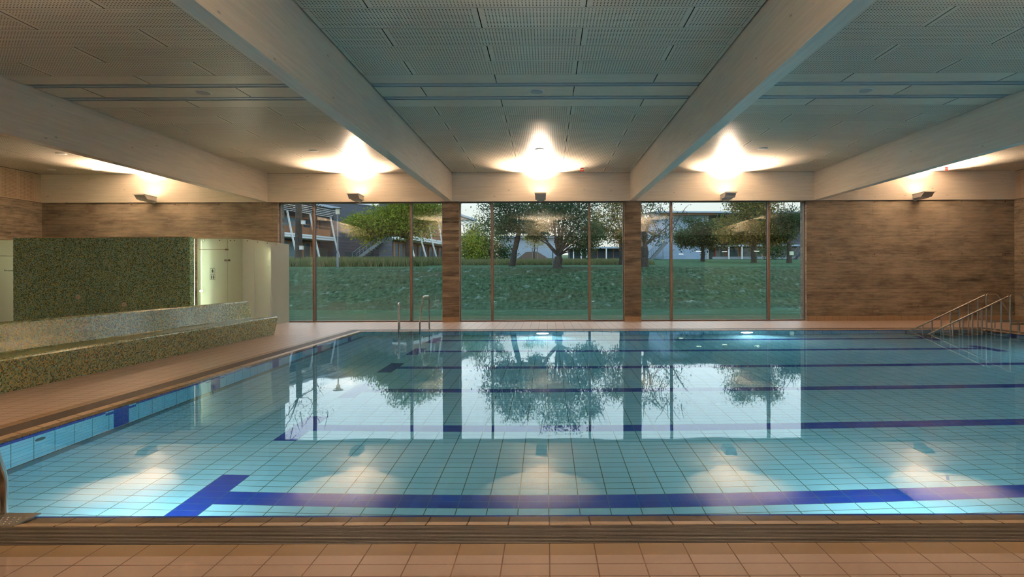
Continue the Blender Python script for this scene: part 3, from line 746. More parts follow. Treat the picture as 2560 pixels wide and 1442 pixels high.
# ---- ladders: two splayed hand rails and recessed steps
def ladder(cx, yw, s, label, plate):
    """s = +1: the deck lies in +y from the pool wall (far side)"""
    c = empty('pool_ladder', (cx, yw, 0), label, 'pool ladder')
    for i, (xd, xp, h) in enumerate(((-.42, -.29, .75), (.42, .29, .94))):
        xd = cx+xd; xp = cx+xp; yp, yd = yw-s*.045+ (s*.03), yw+s*.62
        if plate: yp = yw-.0
        mid = .24
        pts = [(xp, yp, -.75), (xp, yp, mid), ((xp*.45+xd*.55), yp+s*(.24 if h < .8 else .3), h-.02), (xd, yd-.02*s, h), (xd, yd, 0)]
        if not plate: pts = [(xp, yp, -.75), (xp, yp, mid), (xp*.6+xd*.4, yp+s*.2, h-.0), (xd, yd, h), (xd, yd, 0)]
        pts = fillet(pts, [.25, .10, .10])
        h_ = part(c, 'handrail', MB().tube(pts, .021, 14), 'steel', smooth=True)
        part(h_, 'anchor', MB().disc((xd, yd, 0), (0, 0, 1), [(.05, 0), (.05, .006), (.028, .02)]), 'steel', smooth=True)
    for k in range(4):
        z = -.06-.24*k
        part(c, 'step', MB().box((cx-.27, min(yw-s*.03, yw+s*.0), z-.03), (cx+.27, max(yw-s*.03, yw), z)).box((cx-.27, min(yw-s*.031, yw), z-.10), (cx+.27, max(yw-s*.008, yw), z-.03)), plain('ladder_step', (.05, .16, .19, 1), .5))
    if plate:
        pp = part(c, 'cover_plate', MB().box((cx-.62, yw-.19, -.006), (cx+.52, yw+.01, .002)), 'steel_dull')
        dm = MB()
        for a in range(30):
            for b in range(4): dm.disc((cx-.58+a*.036+(b % 2)*.018, yw-.16+b*.032, .0021), (0, 0, 1), [(.007, 0), (.006, .002)], 8)
        part(pp, 'studs', dm, 'steel')
    return c
ladder(-3.75, PY1, 1, 'steel ladder rails at the far edge of the pool below the left window', False)
ladder(-3.78+.02, PY0, -1, 'steel ladder at the near left corner of the pool, cut by the frame', True)

# ---- entry stairs with two handrails at the right end
ST = empty('pool_stairs', (11.8, 15.7, 0), 'steel entry stairs with two sloping handrails at the far right corner of the pool', 'stairs')
xt, xw = 11.78, 9.75
for yr, nm in ((16.08, 0), (15.25, 1)):
    rail = MB().tube([(9.62, yr, -.06), (xt-.05, yr, .93)], .02, 12).tube([(9.62, yr, -.06), (9.62, yr, FZ)], .02, 12)
    rr = part(ST, 'handrail', rail, 'steel', smooth=True)
    loop = fillet([(xt, yr, 0), (xt, yr, .97), (xt+.28, yr, .97), (xt+.62, yr, .46), (xt+.62, yr, .24)], [.06, .08, .06])
    part(ST, 'end_loop', MB().tube(loop, .02, 12), 'steel', smooth=True)
    for k in range(8):
        xx = xt-.235-k*.245; zz = .93-(xt-.05-xx)*(.99/2.11)
        part(ST, 'baluster', MB().tube([(xx, yr, zz), (xx, yr, zz-1.02)], .017, 10), 'steel_dull', smooth=True)
    part(ST, 'stringer', MB().obox((xt, yr, -.04), (9.66, yr, FZ+.03), .02, .12), 'steel_dull')
    part(ST, 'floor_bar', MB().box((xt+.0, yr-.02, .21), (xt+1.0, yr+.02, .265)), 'steel_dull')
    f_ = part(ST, 'foot', MB().tube([(xt+.22, yr, .21), (xt+.22, yr, .06)], .02, 10).tube([(xt+.22, yr, .06), (xt+.22, yr, .02)], .01, 8).disc((xt+.22, yr, 0), (0, 0, 1), [(.04, 0), (.035, .02), (.01, .03)], 12), 'steel_dull', smooth=True)
    part(ST, 'foot', MB().tube([(xt+.85, yr, .21), (xt+.85, yr, 0)], .02, 10), 'steel_dull', smooth=True)
for k in range(6):
    xx = xt-.16-k*.34; part(ST, 'tread', MB().box((xx-.15, 15.27, -.17-k*.155), (xx+.15, 16.06, -.145-k*.155)), plain('stair_tread', (.16, .20, .20, 1), .5))

# ================================================================== OUTSIDE
rng = np.random.default_rng(7); rnd = random.Random(5)
def ground_z(x, y):
    if y < 27: return -.06
    if y < 38:
        t = (y-27)/11; s_ = t*t*(3-2*t); return -.06+(2.02+.06)*s_
    return 2.02+(y-38)*.040-.00012*(y-38)**2*0
def grass_mat(name, c1, c2, c3, scale=6):
    t = NT(name); P, X, Y, Z = t.pos()
    a = t.noise(t.vec(X, t.math('MULTIPLY', Y, .45), 0), scale, 8, .75); b = t.noise(t.vec(t.math('MULTIPLY', X, .5), Y, 0), .35, 3); f = t.noise(t.vec(t.math('MULTIPLY', X, .8), t.math('MULTIPLY', Y, .6), 9), 2.0, 9, .78)
    c = t.mix(t.math('MULTIPLY', t.math('SUBTRACT', a, .36, clamp=True), 3.4, clamp=True), c1, c2)
    c = t.mix(t.math('MULTIPLY', t.math('SUBTRACT', b, .45, clamp=True), 2.2, clamp=True), c, c3)
    c = t.mix(t.math('MULTIPLY', t.math('SUBTRACT', f, .56, clamp=True), 5, clamp=True), c, (.34, .46, .44, 1))
    return t.done(t.bsdf(c, .9, t.bump(a, .8, .12), spec=.1))
LG = (.05, .15, .085, 1)
gm = MB(); nx, ny = 120, 170
gx = np.linspace(-75, 75, nx); gy_ = np.concatenate([np.linspace(20.0, 60, 120), np.linspace(61, 160, 50)])
hh = rng.normal(0, 1, (ny, nx))
for j in range(ny):
    for i in range(nx):
        y = gy_[j]; bank = max(0, min(1, (y-26)/3))*max(0, min(1, (40-y)/3))
        gm.v.append((gx[i], y, ground_z(gx[i], y)+.035*bank*hh[j, i]))
for j in range(ny-1):
    for i in range(nx-1):
        k = j*nx+i; gm.f.append((k, k+1, k+nx+1, k+nx)); y = gy_[j]; xc = gx[i]
        mi = 1 if 27.2 < y < 38 else (0 if y < 44 or xc > 5 else 2); gm.m.append(mi)
gm.build('lawn', [grass_mat('frosted_lawn', (.03, .075, .032, 1), (.075, .15, .072, 1), (.085, .155, .09, 1), 7), grass_mat('rough_bank_grass', (.008, .022, .010, 1), (.085, .15, .075, 1), (.085, .07, .035, 1), 5.0), grass_mat('meadow_ground', (.07, .11, .05, 1), (.14, .18, .08, 1), (.16, .18, .10, 1))], smooth=True, kind='structure')

def leaf_mesh(pts, size, name, mat, parent=None, droop=0, kind=None):
    pts = np.asarray(pts); n = len(pts)
    a = rng.normal(size=(n, 3)); a /= np.linalg.norm(a, axis=1)[:, None]; b = rng.normal(size=(n, 3)); b -= (a*b).sum(1)[:, None]*a; b /= np.linalg.norm(b, axis=1)[:, None]
    s_ = size*(.6+.8*rng.random((n, 1)))
    V = np.stack([pts-a*s_*.5, pts+b*s_*.3, pts+a*s_*.5, pts-b*s_*.3], 1).reshape(-1, 3)
    if parent is not None: V -= np.array(parent.location)
    me = bpy.data.meshes.new(name); me.vertices.add(4*n); me.vertices.foreach_set('co', V.ravel())
    me.loops.add(4*n); me.loops.foreach_set('vertex_index', np.arange(4*n)); me.polygons.add(n)
    me.polygons.foreach_set('loop_start', np.arange(n)*4); me.polygons.foreach_set('loop_total', np.full(n, 4)); me.update(); me.validate()
    me.materials.append(mat)
    o = bpy.data.objects.new(name, me); COL.objects.link(o); o.parent = parent
    if kind: o['kind'] = kind
    return o
def leaf_mat(name, cols):
    t = NT(name); g = t.n('ShaderNodeNewGeometry'); c = t.ramp(g.outputs['Random Per Island'], [(i/max(1, len(cols)-1)*.999, c) for i, c in enumerate(cols)])
    d = t.n('ShaderNodeBsdfDiffuse'); tr = t.n('ShaderNodeBsdfTranslucent'); t.put(d.inputs[0], c); t.put(tr.inputs[0], c)
    m = t.n('ShaderNodeMixShader'); m.inputs[0].default_value = .35; t.t.links.new(d.outputs[0], m.inputs[1]); t.t.links.new(tr.outputs[0], m.inputs[2])
    return t.done(m.outputs[0])
LM = {'green': leaf_mat('mid_green_leaves', [(.06, .11, .015), (.17, .25, .03), (.26, .31, .04), (.33, .27, .05)]),
      'dark': leaf_mat('dark_green_leaves', [(.02, .05, .022), (.04, .09, .04), (.07, .12, .05), (.13, .11, .05)]),
      'olive': leaf_mat('olive_leaves', [(.09, .13, .035), (.18, .22, .06), (.28, .27, .09)]),
      'ochre': leaf_mat('turning_leaves', [(.05, .08, .02), (.12, .14, .035), (.24, .18, .05), (.32, .19, .05)]),
      'straw': leaf_mat('dry_meadow_grass', [(.08, .13, .05), (.14, .18, .075), (.23, .21, .11), (.20, .15, .09)]),
      'red': leaf_mat('reddish_leaves', [(.10, .07, .03), (.22, .09, .04), (.16, .13, .05)]),
      'yellow': leaf_mat('yellow_leaves', [(.30, .28, .10), (.42, .34, .12)])}
t = NT('tree_bark'); P, X, Y, Z = t.pos(); k = t.noise(t.vec(t.math('MULTIPLY', X, 3), t.math('MULTIPLY', Y, 3), Z), 5, 6, .7)
M['bark'] = t.done(t.bsdf(t.ramp(k, [(.3, (.015, .012, .010)), (.7, (.09, .072, .058))]), .9, t.bump(k, .8, .04)))
M['bark_pale'] = plain('pale_bark', (.20, .17, .14, 1), .9)

def branch_path(p0, p1, sag=.15, n=5):
    p0, p1 = Vector(p0), Vector(p1); L = (p1-p0).length; out = []
    for i in range(n+1):
        q = p0.lerp(p1, i/n); w_ = math.sin(PI*i/n)*L*sag
        out.append(q+Vector((rnd.uniform(-.5, .5)*w_*.6, rnd.uniform(-.5, .5)*w_*.6, w_*.4)))
    out[0] = p0; out[-1] = p1
    return out
def tree(name, x, y, label, cat, tr, forks, blobs, mat, leaf, size, group='trees on the lawn outside', twigs=0, bark='bark', lean=(0, 0), forkz=None):
    """blobs: (dx, dy, z centre, rx, rz, n) in world heights; forks: z of first fork"""
    gz_ = ground_z(x, y)-.1
    c = empty(name, (x, y, gz_), label, cat, group)
    tm = MB(); top = (x+lean[0], y+lean[1], forks)
    path = [Vector((x, y, gz_)).lerp(Vector(top), i/4)+Vector((rnd.uniform(-.05, .05), 0, 0))*(i % 4 > 0) for i in range(5)]
    tm.tube(path, [tr*1.25, tr*1.02, tr*.95, tr*.9, tr*.8], 12)
    pts = []
    bm_ = MB()
    for (dx, dy, zc, rx, rz, n) in blobs:
        ctr = np.array([x+dx, y+dy, zc]); n = int(n*1.5); ncl = max(10, int(n/80))
        d = rng.normal(size=(ncl, 3)); d /= np.linalg.norm(d, axis=1)[:, None]; d *= (rng.random((ncl, 1))**.45); cl = ctr+d*np.array([rx, rx*.85, rz])
        for q in cl[:max(3, ncl//11)]:
            bm_.tube(branch_path(top, q), [tr*.24*(1-.8*i/5) for i in range(6)], 6)
        if twigs:
            for q in cl[:twigs]:
                e_ = Vector(q)+Vector((rnd.uniform(-1, 1), rnd.uniform(-.6, .6), rnd.uniform(.2, 1.4)))
                bm_.tube(branch_path(q, e_, .1, 3), [.03, .022, .015, .008], 5)
        idx = rng.integers(0, ncl, n); cs = .16*rx+.12
        P_ = cl[idx]+rng.normal(size=(n, 3))*np.array([cs, cs, cs*.8])
        pts.append(P_)
    part(c, 'trunk', tm, bark, smooth=True)
    part(c, 'branches', bm_, bark, smooth=True)
    if pts and leaf: leaf_mesh(np.concatenate(pts), size, 'crown', LM[mat], c)
    return c
def PXX(px, d): return (px-1367)/1500*d
def ZZ(py, d): return EYE+(688-py)/1500*d

# trees, left to right
t1 = tree('bare_tree', PXX(746, 45), 45, 'tall reddish bare tree with nest boxes in front of the balcony building', 'tree', .26, 7.5, [(1.2, 0, 7.6, 1.8, 2.0, 260), (-.6, 0, 9.6, 2.2, 1.8, 260)], 'red', True, .10, twigs=16)
for px, py, l in ((759, 554, 'pale nest box on the bare tree, upper one'), (754.5, 617, 'white nest box on the bare tree, lower one')):
    X_, Z_ = PXX(px, 44.6), ZZ(py, 44.6)
    c = empty('nest_box', (X_, 44.55, Z_), l, 'nest box', 'nest boxes on the bare tree')
    part(c, 'box', MB().box((X_-.11, 44.42, Z_-.14), (X_+.11, 44.70, Z_+.13)), plain('nest_box_paint', (.62, .60, .56, 1), .6))
    part(c, 'roof', MB().box((X_-.13, 44.38, Z_+.13), (X_+.13, 44.72, Z_+.155)), 'grey_paint')
tree('leafy_tree', PXX(1022, 46), 46, 'bright green tree in front of the outside staircase', 'tree', .24, 4.3,
     [(-2.9, 0, 5.2, 1.7, 1.0, 3400), (-1.4, 0, 5.7, 1.9, 1.2, 4200), (.4, 0, 6.1, 2.0, 1.5, 4600), (1.9, 0, 6.6, 1.5, 1.2, 2200), (-.3, 0, 7.4, 1.5, 1.0, 1800), (-3.9, 0, 5.6, 1.0, .5, 900)], 'green', True, .15)
tree('leaning_tree', PXX(1236, 60), 60, 'thin pale-leaved tree with a leaning trunk beside the second pillar', 'tree', .16, 4.6,
     [(-1.3, 0, 6.6, 1.4, 1.0, 380), (-2.3, 0, 5.4, 1.1, .8, 500), (.6, 0, 5.8, 1.1, 1.0, 600)], 'olive', True, .15, lean=(-.7, 0), twigs=12)
tree('dark_tree', PXX(1279, 41), 41, 'dark-leaved tree with a slim trunk in the left part of the middle window', 'tree', .20, 4.4,
     [(-.5, 0, 5.0, 1.5, .9, 2000), (.9, 0, 5.4, 1.7, 1.0, 2400), (-.4, 0, 6.5, 1.6, .9, 2000), (.6, 0, 7.6, 1.4, .9, 1300), (1.6, 0, 4.5, .8, .5, 900)], 'dark', True, .13, lean=(.5, 0), twigs=8)
tree('forked_tree', PXX(1395, 37), 37, 'thick-trunked dark tree forking low in the middle window', 'tree', .27, 2.7,
     [(-1.2, 0, 4.5, 1.0, .5, 1100), (-.9, 0, 5.7, 1.2, .8, 1500), (.7, 0, 5.3, 1.5, 1.0, 2600), (1.4, 0, 4.1, 1.3, .8, 2200), (.3, 0, 7.0, 1.5, .9, 1700), (1.7, 0, 3.2, .7, .5, 700), (1.8, 0, 6.3, .9, .8, 900)], 'dark', True, .12, twigs=8)
tree('slender_tree', PXX(1553, 44), 44, 'green and reddish tree beside the third pillar', 'tree', .15, 4.6,
     [(-1.0, 0, 5.3, 1.5, 1.1, 2400), (-.4, 0, 6.9, 1.1, 1.0, 1300), (-2.0, 0, 4.4, 1.0, .6, 1100), (0, 0, 4.2, .8, .6, 700)], 'ochre', True, .13, twigs=6)
tree('twiggy_tree', PXX(1611, 37.5), 37.5, 'half-bare tree with a thick trunk at the left edge of the right window', 'tree', .26, 3.3,
     [(.9, 0, 5.0, 1.6, .9, 420), (-.5, 0, 5.6, 1.1, 1.0, 700), (.8, 0, 6.4, 1.5, .9, 240), (.7, 0, 4.0, 1.1, .35, 330)], 'dark', True, .11, twigs=26)
tree('broad_tree', PXX(1757, 56), 56, 'broad dark tree in front of the pale blue wall', 'tree', .20, 4.2,
     [(-1.4, 0, 4.9, 1.3, .8, 3000), (.8, 0, 5.0, 1.6, .95, 4000), (.1, 0, 5.9, 1.3, .6, 1500), (-1.0, 0, 6.5, .8, .4, 300), (2.7, 0, 5.5, 1.3, 1.2, 3000)], 'dark', True, .16)
tree('ochre_tree', PXX(1884, 49), 49, 'tallest broad tree with yellowing leaves in the right window', 'tree', .22, 4.0,
     [(-1.6, 0, 5.2, 1.6, 1.0, 3400), (.6, 0, 5.0, 1.9, 1.1, 4600), (2.0, 0, 4.8, 1.2, .9, 2400), (0, 0, 6.6, 2.0, 1.1, 3400), (.8, 0, 7.9, 1.6, .9, 2000), (-1.0, 0, 7.8, 1.5, .9, 1800)], 'ochre', True, .15)
pt = tree('pine_tree', PXX(1973, 48), 48, 'dark tree with a pale band round its trunk at the right end of the windows', 'tree', .19, 4.8,
     [(.2, 0, 6.0, 1.2, .8, 1700), (-.5, 0, 5.0, .9, .7, 900), (.9, 0, 5.6, .9, 1.0, 1000)], 'dark', True, .12, twigs=16)
xb = PXX(1976, 48)
tag(MB().disc((xb+.02, 48, 3.05), (0, 0, 1), [(.235, 0), (.23, .30)], 14).build('trunk_band', plain('pale_band', (.55, .62, .45, 1), .7)), 'pale band wrapped round the trunk of the dark tree at right', 'band')
# sapling with stakes
sx = PXX(1336, 58)
tree('young_tree', sx, 58, 'small yellow-leaved young tree held between wooden stakes', 'tree', .06, 4.6, [(.1, 0, 4.9, .9, .5, 420), (-.5, 0, 5.1, .5, .4, 160)], 'yellow', True, .14)
c = empty('tree_stakes', (sx, 58, 2.7), 'wooden stakes with a crossbar round the young tree', 'tree stakes')
for px in (1331, 1343.5):
    part(c, 'stake', MB().tube([(PXX(px, 57.7), 57.7, 2.7), (PXX(px, 57.7), 57.7, 4.15)], .045, 8), 'bark_pale')
part(c, 'crossbar', MB().box((PXX(1329, 57.7), 57.66, 4.08), (PXX(1346, 57.7), 57.74, 4.16)), 'bark_pale')
# meadow grass and shrubs
def strands(n, x0, x1, y0, y1, h, name, mat, label, cat):
    xs_ = rng.uniform(x0, x1, n); yy = rng.uniform(y0, y1, n); zz_ = np.array([ground_z(a, b) for a, b in zip(xs_, yy)])
    hh_ = h*(.5+.7*rng.random(n)); an = rng.uniform(0, PI, n); wx = np.cos(an)*.04; wy = np.sin(an)*.04; lx = rng.normal(0, .12, n)
    V = np.stack([np.stack([xs_-wx, yy-wy, zz_-.02], 1), np.stack([xs_+wx, yy+wy, zz_-.02], 1), np.stack([xs_+lx, yy+lx*.5, zz_+hh_], 1)], 1).reshape(-1, 3)
    me = bpy.data.meshes.new(name); me.vertices.add(3*n); me.vertices.foreach_set('co', V.ravel()); me.loops.add(3*n); me.loops.foreach_set('vertex_index', np.arange(3*n))
    me.polygons.add(n); me.polygons.foreach_set('loop_start', np.arange(n)*3); me.polygons.foreach_set('loop_total', np.full(n, 3)); me.update(); me.validate(); me.materials.append(LM[mat])
    o = bpy.data.objects.new(name, me); COL.objects.link(o); tag(o, label, cat, kind='stuff')
strands(30000, -30, -8.5, 41, 51, .6, 'meadow_grass', 'straw', 'tall dry meadow grass above the lawn bank in the left window', 'grass')
strands(24000, -8.5, 8, 44, 57, .34, 'low_meadow_grass', 'straw', 'low dry grass behind the slim dark tree in the middle window', 'grass')
def shrub(x, y, r, h, n, mat, label):
    c = empty('shrub', (x, y, ground_z(x, y)), label, 'shrub', 'shrubs beyond the meadow')
    part(c, 'stems', MB().tube([(x, y, ground_z(x, y)-.1), (x, y, ground_z(x, y)+h*.5)], .05, 6), 'bark')
    p = rng.normal(size=(n, 3))*np.array([r*.45, r*.4, h*.28])+np.array([x, y, ground_z(x, y)+h*.5]); leaf_mesh(p, .2, 'foliage', LM[mat], c)
for px, d, r, h, n, mt, l in ((1165, 66, 1.6, 2.8, 1500, 'olive', 'pale olive shrub at the left end of the middle window'), (1198, 68, 2.0, 3.0, 2000, 'dark', 'dark shrub left of the leaning tree'), (1232, 70, 1.8, 2.4, 1500, 'red', 'reddish shrub behind the leaning tree'), (1262, 68, 1.3, 1.8, 1000, 'dark', 'low dark shrub left of the slim dark tree'),
                              (1180, 58, 1.3, 2.9, 1500, 'green', 'tall green shrub beside the white-framed wing'), (1206, 60, 1.3, 2.9, 1500, 'olive', 'tall pale shrub behind the leaning tree'), (1930, 66, 2.0, 2.0, 1200, 'dark', 'dark shrub below the yellowing tree')):
    shrub(PXX(px, d), d, r, h, n, mt, l)
mm = MB(); mx0, mx1, my = PXX(1282, 64), PXX(1392, 64), 64
prof = [(0, 0), (.12, .65), (.3, 1.3), (.55, 1.35), (.75, .8), (1, 0)]
pr2 = [(mx0+(mx1-mx0)*a, b) for a, b in prof]
for (a, za), (b, zb) in zip(pr2, pr2[1:]): 
    g = 2.7
    mm.quad([(a, my-1.5, g), (b, my-1.5, g), (b, my, g+zb), (a, my, g+za)]); mm.quad([(a, my, g+za), (b, my, g+zb), (b, my+2, g), (a, my+2, g)])
tag(mm.build('soil_mound', plain('brown_soil', (.10, .065, .045, 1), .95), smooth=True), 'low mound of brown soil behind the staked young tree', 'soil mound')

# ---- street lamps and posts
M['post_grey'] = plain('grey_blue_steel', (.13, .15, .17, 1), .5)
def street_lamp(px, d, top, label):
    x, z0, zt = PXX(px, d), ground_z(PXX(px, d), d), ZZ(top, d); c = empty('street_lamp', (x, d, z0), label, 'street lamp', 'street lamps outside')
    part(c, 'pole', MB().tube([(x, d, z0-.1), (x, d, z0+.9), (x, d, z0+.95), (x, d, zt-.45)], [.075, .075, .05, .045], 12), 'post_grey', smooth=True)
    part(c, 'lantern', MB().disc((x, d, zt-.47), (0, 0, 1), [(.09, 0), (.13, .04), (.13, .40)], 16), plain('lantern_glass', (.55, .52, .42, 1), .3), smooth=True)
    part(c, 'cap', MB().disc((x, d, zt-.06), (0, 0, 1), [(.33, 0), (.33, .02), (.1, .06)], 20), 'post_grey', smooth=True)
street_lamp(844.5, 39.6, 517, 'grey street lamp with a flat round cap in the left window')
street_lamp(1657.5, 66, 597, 'small distant street lamp beside the pale blue wall')
c = PXX(1382, 44); tag(MB().tube([(c, 44, 2.1), (c, 44, ZZ(628, 44))], .05, 10).build('metal_post', 'post_grey', smooth=True), 'thin grey post left of the forked tree trunk', 'post')

# ---- buildings
M['timber'] = plain('brown_timber', (.26, .11, .05, 1), .7)
M['orange_wood'] = plain('orange_window_wood', (.42, .17, .06, 1), .6)
M['white_metal'] = plain('white_painted_metal', (.66, .68, .70, 1), .5)
M['far_glass'] = plain('far_window_glass', (.05, .09, .11, 1), .08, spec=.8)
M['curtain'] = plain('blue_grey_curtain', (.16, .24, .28, 1), .8)
M['pale_blue'] = tile_mat('pale_blue_render', (.26, .35, .48, 1), (.22, .30, .42, 1), plane='XZ', pu=.6, pv=.3, g=.02, rough=.8)
def slate(name, base, seed):
    t = NT(name); P, X, Y, Z = t.pos(); r = t.white(t.vec(t.math('FLOOR', t.math('MULTIPLY', Z, 9)), seed, 0)); n = t.noise(t.vec(t.math('MULTIPLY', X, 1), t.math('MULTIPLY', Y, 1), t.math('MULTIPLY', Z, 14)), 2, 4)
    k = t.math('ADD', t.math('MULTIPLY', r, .25), t.math('MULTIPLY_ADD', n, .4, .6)); return t.done(t.bsdf(t.mix(1, base, t.vec(k, k, k), 'MULTIPLY'), .8))
M['slate'] = slate('dark_grey_board_cladding', (.085, .095, .12, 1), 1)
M['barn'] = slate('dark_barn_boards', (.035, .05, .065, 1), 5)
M['roof_metal'] = plain('blue_grey_metal_roof', (.30, .37, .46, 1), .5, .3)

class Facade:
    """u runs along the ground line A->B, w outward from the wall, z up"""
    def __init__(s, A, B):
        s.a = Vector((A[0], A[1], 0)); d = Vector((B[0]-A[0], B[1]-A[1], 0)); s.L = d.length; s.d = d.normalized(); s.n = Vector((s.d.y, -s.d.x, 0))
    def p(s, u, w, z): q = s.a+s.d*u+s.n*w; return (q.x, q.y, z)
    def box(s, m, u0, u1, w0, w1, z0, z1, mi=0):
        k = len(m.v); m.v += [s.p(u0,w0,z0), s.p(u1,w0,z0), s.p(u1,w1,z0), s.p(u0,w1,z0), s.p(u0,w0,z1), s.p(u1,w0,z1), s.p(u1,w1,z1), s.p(u0,w1,z1)]
        for f in ((0,3,2,1),(4,5,6,7),(0,1,5,4),(2,3,7,6),(1,2,6,5),(3,0,4,7)): m.f.append(tuple(k+i for i in f)); m.m.append(mi)
        return m
# A: balcony building, facade runs away from the pool hall
def balcony_building(name, A, B, label, g0, slab, up, z_roof, step, curtains=True, dp=6):
    F = Facade(A, B); L = F.L; c = empty(name, F.p(0, 0, g0), label, 'building', 'buildings outside')
    part(c, 'wall', F.box(MB(), 0, L, -dp, -1.2, g0, z_roof-.3), 'slate')
    part(c, 'slab', F.box(F.box(MB(), 0, L, -1.2, .55, slab-.28, slab), 0, L, .50, .60, slab-.05, slab+.12), 'white_metal')
    part(c, 'parapet', F.box(MB(), 0, L, .0, .08, slab+.12, slab+.9), 'timber')
    part(c, 'rail', F.box(MB(), 0, L, .0, .06, slab+1.15, slab+1.22), 'timber')
    n = int(L/step)
    for i in range(n):
        u = (i+.5)*L/n
        for z0, z1 in ((g0+.1, slab-.5), (slab+.2, up-.3)):
            f = part(c, 'window', F.box(F.box(F.box(F.box(MB(), u-step*.42, u-step*.36, -1.2, -1.1, z0, z1), u+step*.36, u+step*.42, -1.2, -1.1, z0, z1), u-step*.42, u+step*.42, -1.2, -1.1, z1-.1, z1), u-.05, u+.05, -1.2, -1.1, z0, z1), 'orange_wood')
            part(f, 'pane', F.box(MB(), u-step*.36, u+step*.36, -1.2, -1.16, z0, z1-.1), 'curtain' if (i % 2 and curtains) else 'far_glass')
    for i in range(n+1):
        u = i*L/n
        for (ua, wa, za, ub, wb_, zb) in ((u+.1, 1.35, g0, u, .62, slab-.1), (u, .62, slab-.1, u-.1, .15, up)):
            part(c, 'column', MB().obox(F.p(ua, wa, za), F.p(ub, wb_, zb), .14, .14), 'white_metal')
    for k in range(5):
        part(c, 'louvre', F.box(MB(), 0, L, .1+.12*k, .3+.12*k, up+.16*k, up+.16*k+.05), 'white_metal')
    part(c, 'roof', F.box(MB(), -.3, L+.4, -dp, 1.0, z_roof-.25, z_roof), 'roof_metal')
    return c
balcony_building('apartment_building', (-26.2, 55), (-23.6, 65.3), 'two-storey building with white columns and timber balcony in the left window', 2.5, 5.6, 7.9, 9.0, 3.4)
balcony_building('white_columned_wing', (-14.6, 61), (-10.8, 84), 'long wing with leaning white columns behind the bright green tree', 2.8, 5.5, 8.3, 9.4, 3.1, False, 2.6)
F = Facade((-23.34, 65.7), (-17.9, 73.9)); c = empty('slate_building', F.p(0, 0, 2.7), 'windowless dark grey clad building behind the street lamp', 'building', 'buildings outside')
part(c, 'wall', F.box(MB(), 0, F.L, -8, 0, 2.4, 9.7), 'slate'); part(c, 'roof_edge', F.box(MB(), -.1, F.L+.2, -8, .1, 9.7, 9.85), 'white_metal')
part(c, 'base_window', F.box(MB(), 1.5, 5.5, 0, .03, 3.0, 4.2), 'far_glass')
def outside_stairs(P0, P1, label, n=12):
    P0, P1 = Vector(P0), Vector(P1); c = empty('outside_staircase', P0, label, 'staircase', 'outside staircases')
    for k in (0, 1.3):
        o = Vector((0, -k, 0)); part(c, 'stringer', MB().obox(P0+o, P1+o, .08, .28), 'post_grey')
        part(c, 'handrail', MB().obox(P0+o+Vector((0,0,1)), P1+o+Vector((0,0,1)), .05, .05), 'post_grey')
        for i in range(5): q = P0.lerp(P1, i/4)+o; part(c, 'post', MB().obox(q, q+Vector((-.1, 0, 1.0)), .04, .04), 'post_grey')
        for j in range(1, 5): part(c, 'rail_wire', MB().obox(P0+o+Vector((0,0,.2*j)), P1+o+Vector((0,0,.2*j)), .015, .015), 'post_grey')
    for i in range(n): q = P0.lerp(P1, (i+.5)/n); part(c, 'tread', MB().box((q.x-.16, q.y-1.3, q.z-.03), (q.x+.16, q.y, q.z+.03)), 'post_grey')
outside_stairs((PXX(893, 62), 62, 2.9), (PXX(962, 62), 62, ZZ(603, 62)), 'steel staircase rising to the right in front of the dark grey building')
outside_stairs((PXX(1619, 70), 70, 3.0), (PXX(1662, 70), 70, ZZ(608, 70)), 'distant steel staircase left of the pale blue wall')
outside_stairs((PXX(1984, 68), 68, 3.0), (PXX(2012, 68), 68, ZZ(620, 68)), 'distant steel staircase at the right end of the windows')
# white timber screen behind stairs
c = empty('pale_hall', (PXX(1320, 88), 88, 2.9), 'pale blue-grey hall far behind the dark trees', 'building', 'buildings outside')
x0_, x1_ = PXX(1250, 88), PXX(1400, 88)
part(c, 'wall', MB().box((x0_, 88, 2.5), (x1_, 96, 7.0)), plain('pale_grey_render', (.36, .42, .52, 1), .8))
part(c, 'roof', MB().box((x0_-.5, 87.3, 7.0), (x1_+.5, 96, 7.25)), 'roof_metal')
c = empty('dark_barn', (PXX(1500, 74), 74, 2.9), 'long low barn of dark boards between pale posts', 'building', 'buildings outside')
x0_, x1_ = PXX(1425, 74), PXX(1602, 74)
part(c, 'wall', MB().box((x0_, 74, 2.6), (x1_, 80, 4.75)), 'barn')
part(c, 'roof', MB().box((x0_-.4, 72.9, 4.75), (x1_+.4, 80, 4.95)), 'roof_metal')
for px in (1434, 1453, 1467, 1516): part(c, 'post', MB().box((PXX(px, 73)-.07, 72.95, 2.6), (PXX(px, 73)+.07, 73.05, 4.75)), 'white_metal')
for k in range(9): xx = x0_+(k+.5)*(x1_-x0_)/9; part(c, 'batten', MB().box((xx-.05, 73.95, 2.6), (xx+.05, 74, 4.75)), 'timber')
c = empty('blue_hall', (PXX(1715, 72), 72, 2.9), 'pale blue hall with overhanging metal roof in the right window', 'building', 'buildings outside')
xa_, xb_ = PXX(1661, 72), PXX(1769, 72); zr = ZZ(534, 72)
part(c, 'wall', MB().box((xa_, 72, 2.5), (xb_, 84, zr)), 'pale_blue')
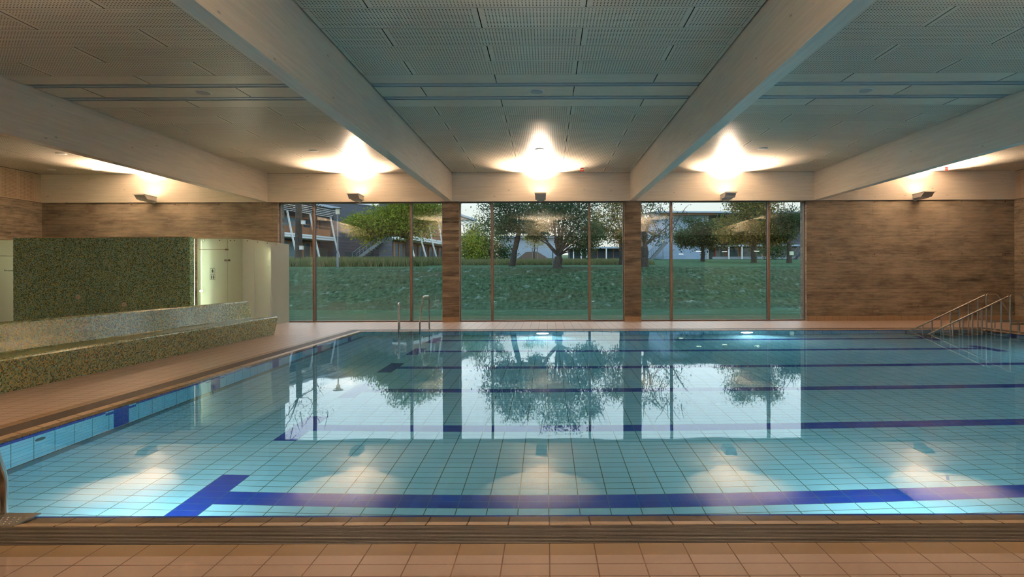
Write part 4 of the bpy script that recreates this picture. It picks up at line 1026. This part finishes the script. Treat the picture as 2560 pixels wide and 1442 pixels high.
m = MB(); m.quad([(PXX(1640, 71), 70.6, zr+.12), (PXX(1640, 71), 90, zr+1.6), (50, 90, zr+1.6), (50, 70.6, zr-.10)][::-1]); m.quad([(PXX(1640, 71), 70.6, zr-.06), (50, 70.6, zr-.30), (50, 70.6, zr-.10), (PXX(1640, 71), 70.6, zr+.12)]); m.quad([(PXX(1640, 71), 70.6, zr-.06), (PXX(1640, 71), 90, zr-.06), (50, 90, zr-.3), (50, 70.6, zr-.30)])
part(c, 'roof', m, 'roof_metal')
part(c, 'soffit', MB().box((xa_-.5, 70.9, zr-.28), (xb_+.8, 72, zr-.12)), 'timber')
part(c, 'side_wall', MB().box((xb_, 73.2, 2.5), (46, 84, zr-.5)), 'slate')
part(c, 'low_wall', MB().box((xb_+.6, 72.0, 2.5), (42, 72.3, ZZ(643, 72))), plain('grey_concrete', (.24, .27, .32, 1), .8))
part(c, 'downpipe', MB().box((xb_-.05, 71.9, 2.6), (xb_+.12, 72, zr-.3)), 'grey_paint')
part(c, 'eaves', MB().box((xb_+.1, 71.4, ZZ(618, 72)), (42, 73.2, ZZ(614, 72))), 'roof_metal')
for k in range(10):
    xx = xb_+1.2+k*1.55; f = part(c, 'window', MB().box((xx, 73.12, ZZ(644, 72)), (xx+.1, 73.2, ZZ(619, 72))).box((xx+1.3, 73.12, ZZ(644, 72)), (xx+1.4, 73.2, ZZ(619, 72))), 'orange_wood' if k % 3 else 'red')
    part(f, 'pane', MB().box((xx+.1, 73.15, ZZ(644, 72)), (xx+1.3, 73.19, ZZ(619, 72))), 'far_glass')
for px in (1822, 1855): part(c, 'post', MB().box((PXX(px, 71.6)-.07, 71.5, 2.6), (PXX(px, 71.6)+.07, 71.7, ZZ(618, 72))), 'white_metal')
c = empty('timber_hall', (PXX(1632, 92), 92, 2.9), 'pinkish timber-clad hall seen left of the pale blue wall', 'building', 'buildings outside')
part(c, 'wall', MB().box((PXX(1590, 92), 92, 5.2), (PXX(1668, 92), 98, 10.2)), plain('pinkish_cladding', (.30, .24, .22, 1), .8))
part(c, 'glazing', MB().box((PXX(1590, 92), 92.1, 2.6), (PXX(1668, 92), 98, 5.2)), 'far_glass')
for k in range(7): xx = PXX(1596+k*10, 92); part(c, 'mullion', MB().box((xx-.05, 91.95, 2.6), (xx+.05, 92.1, 5.2)), 'white_metal')
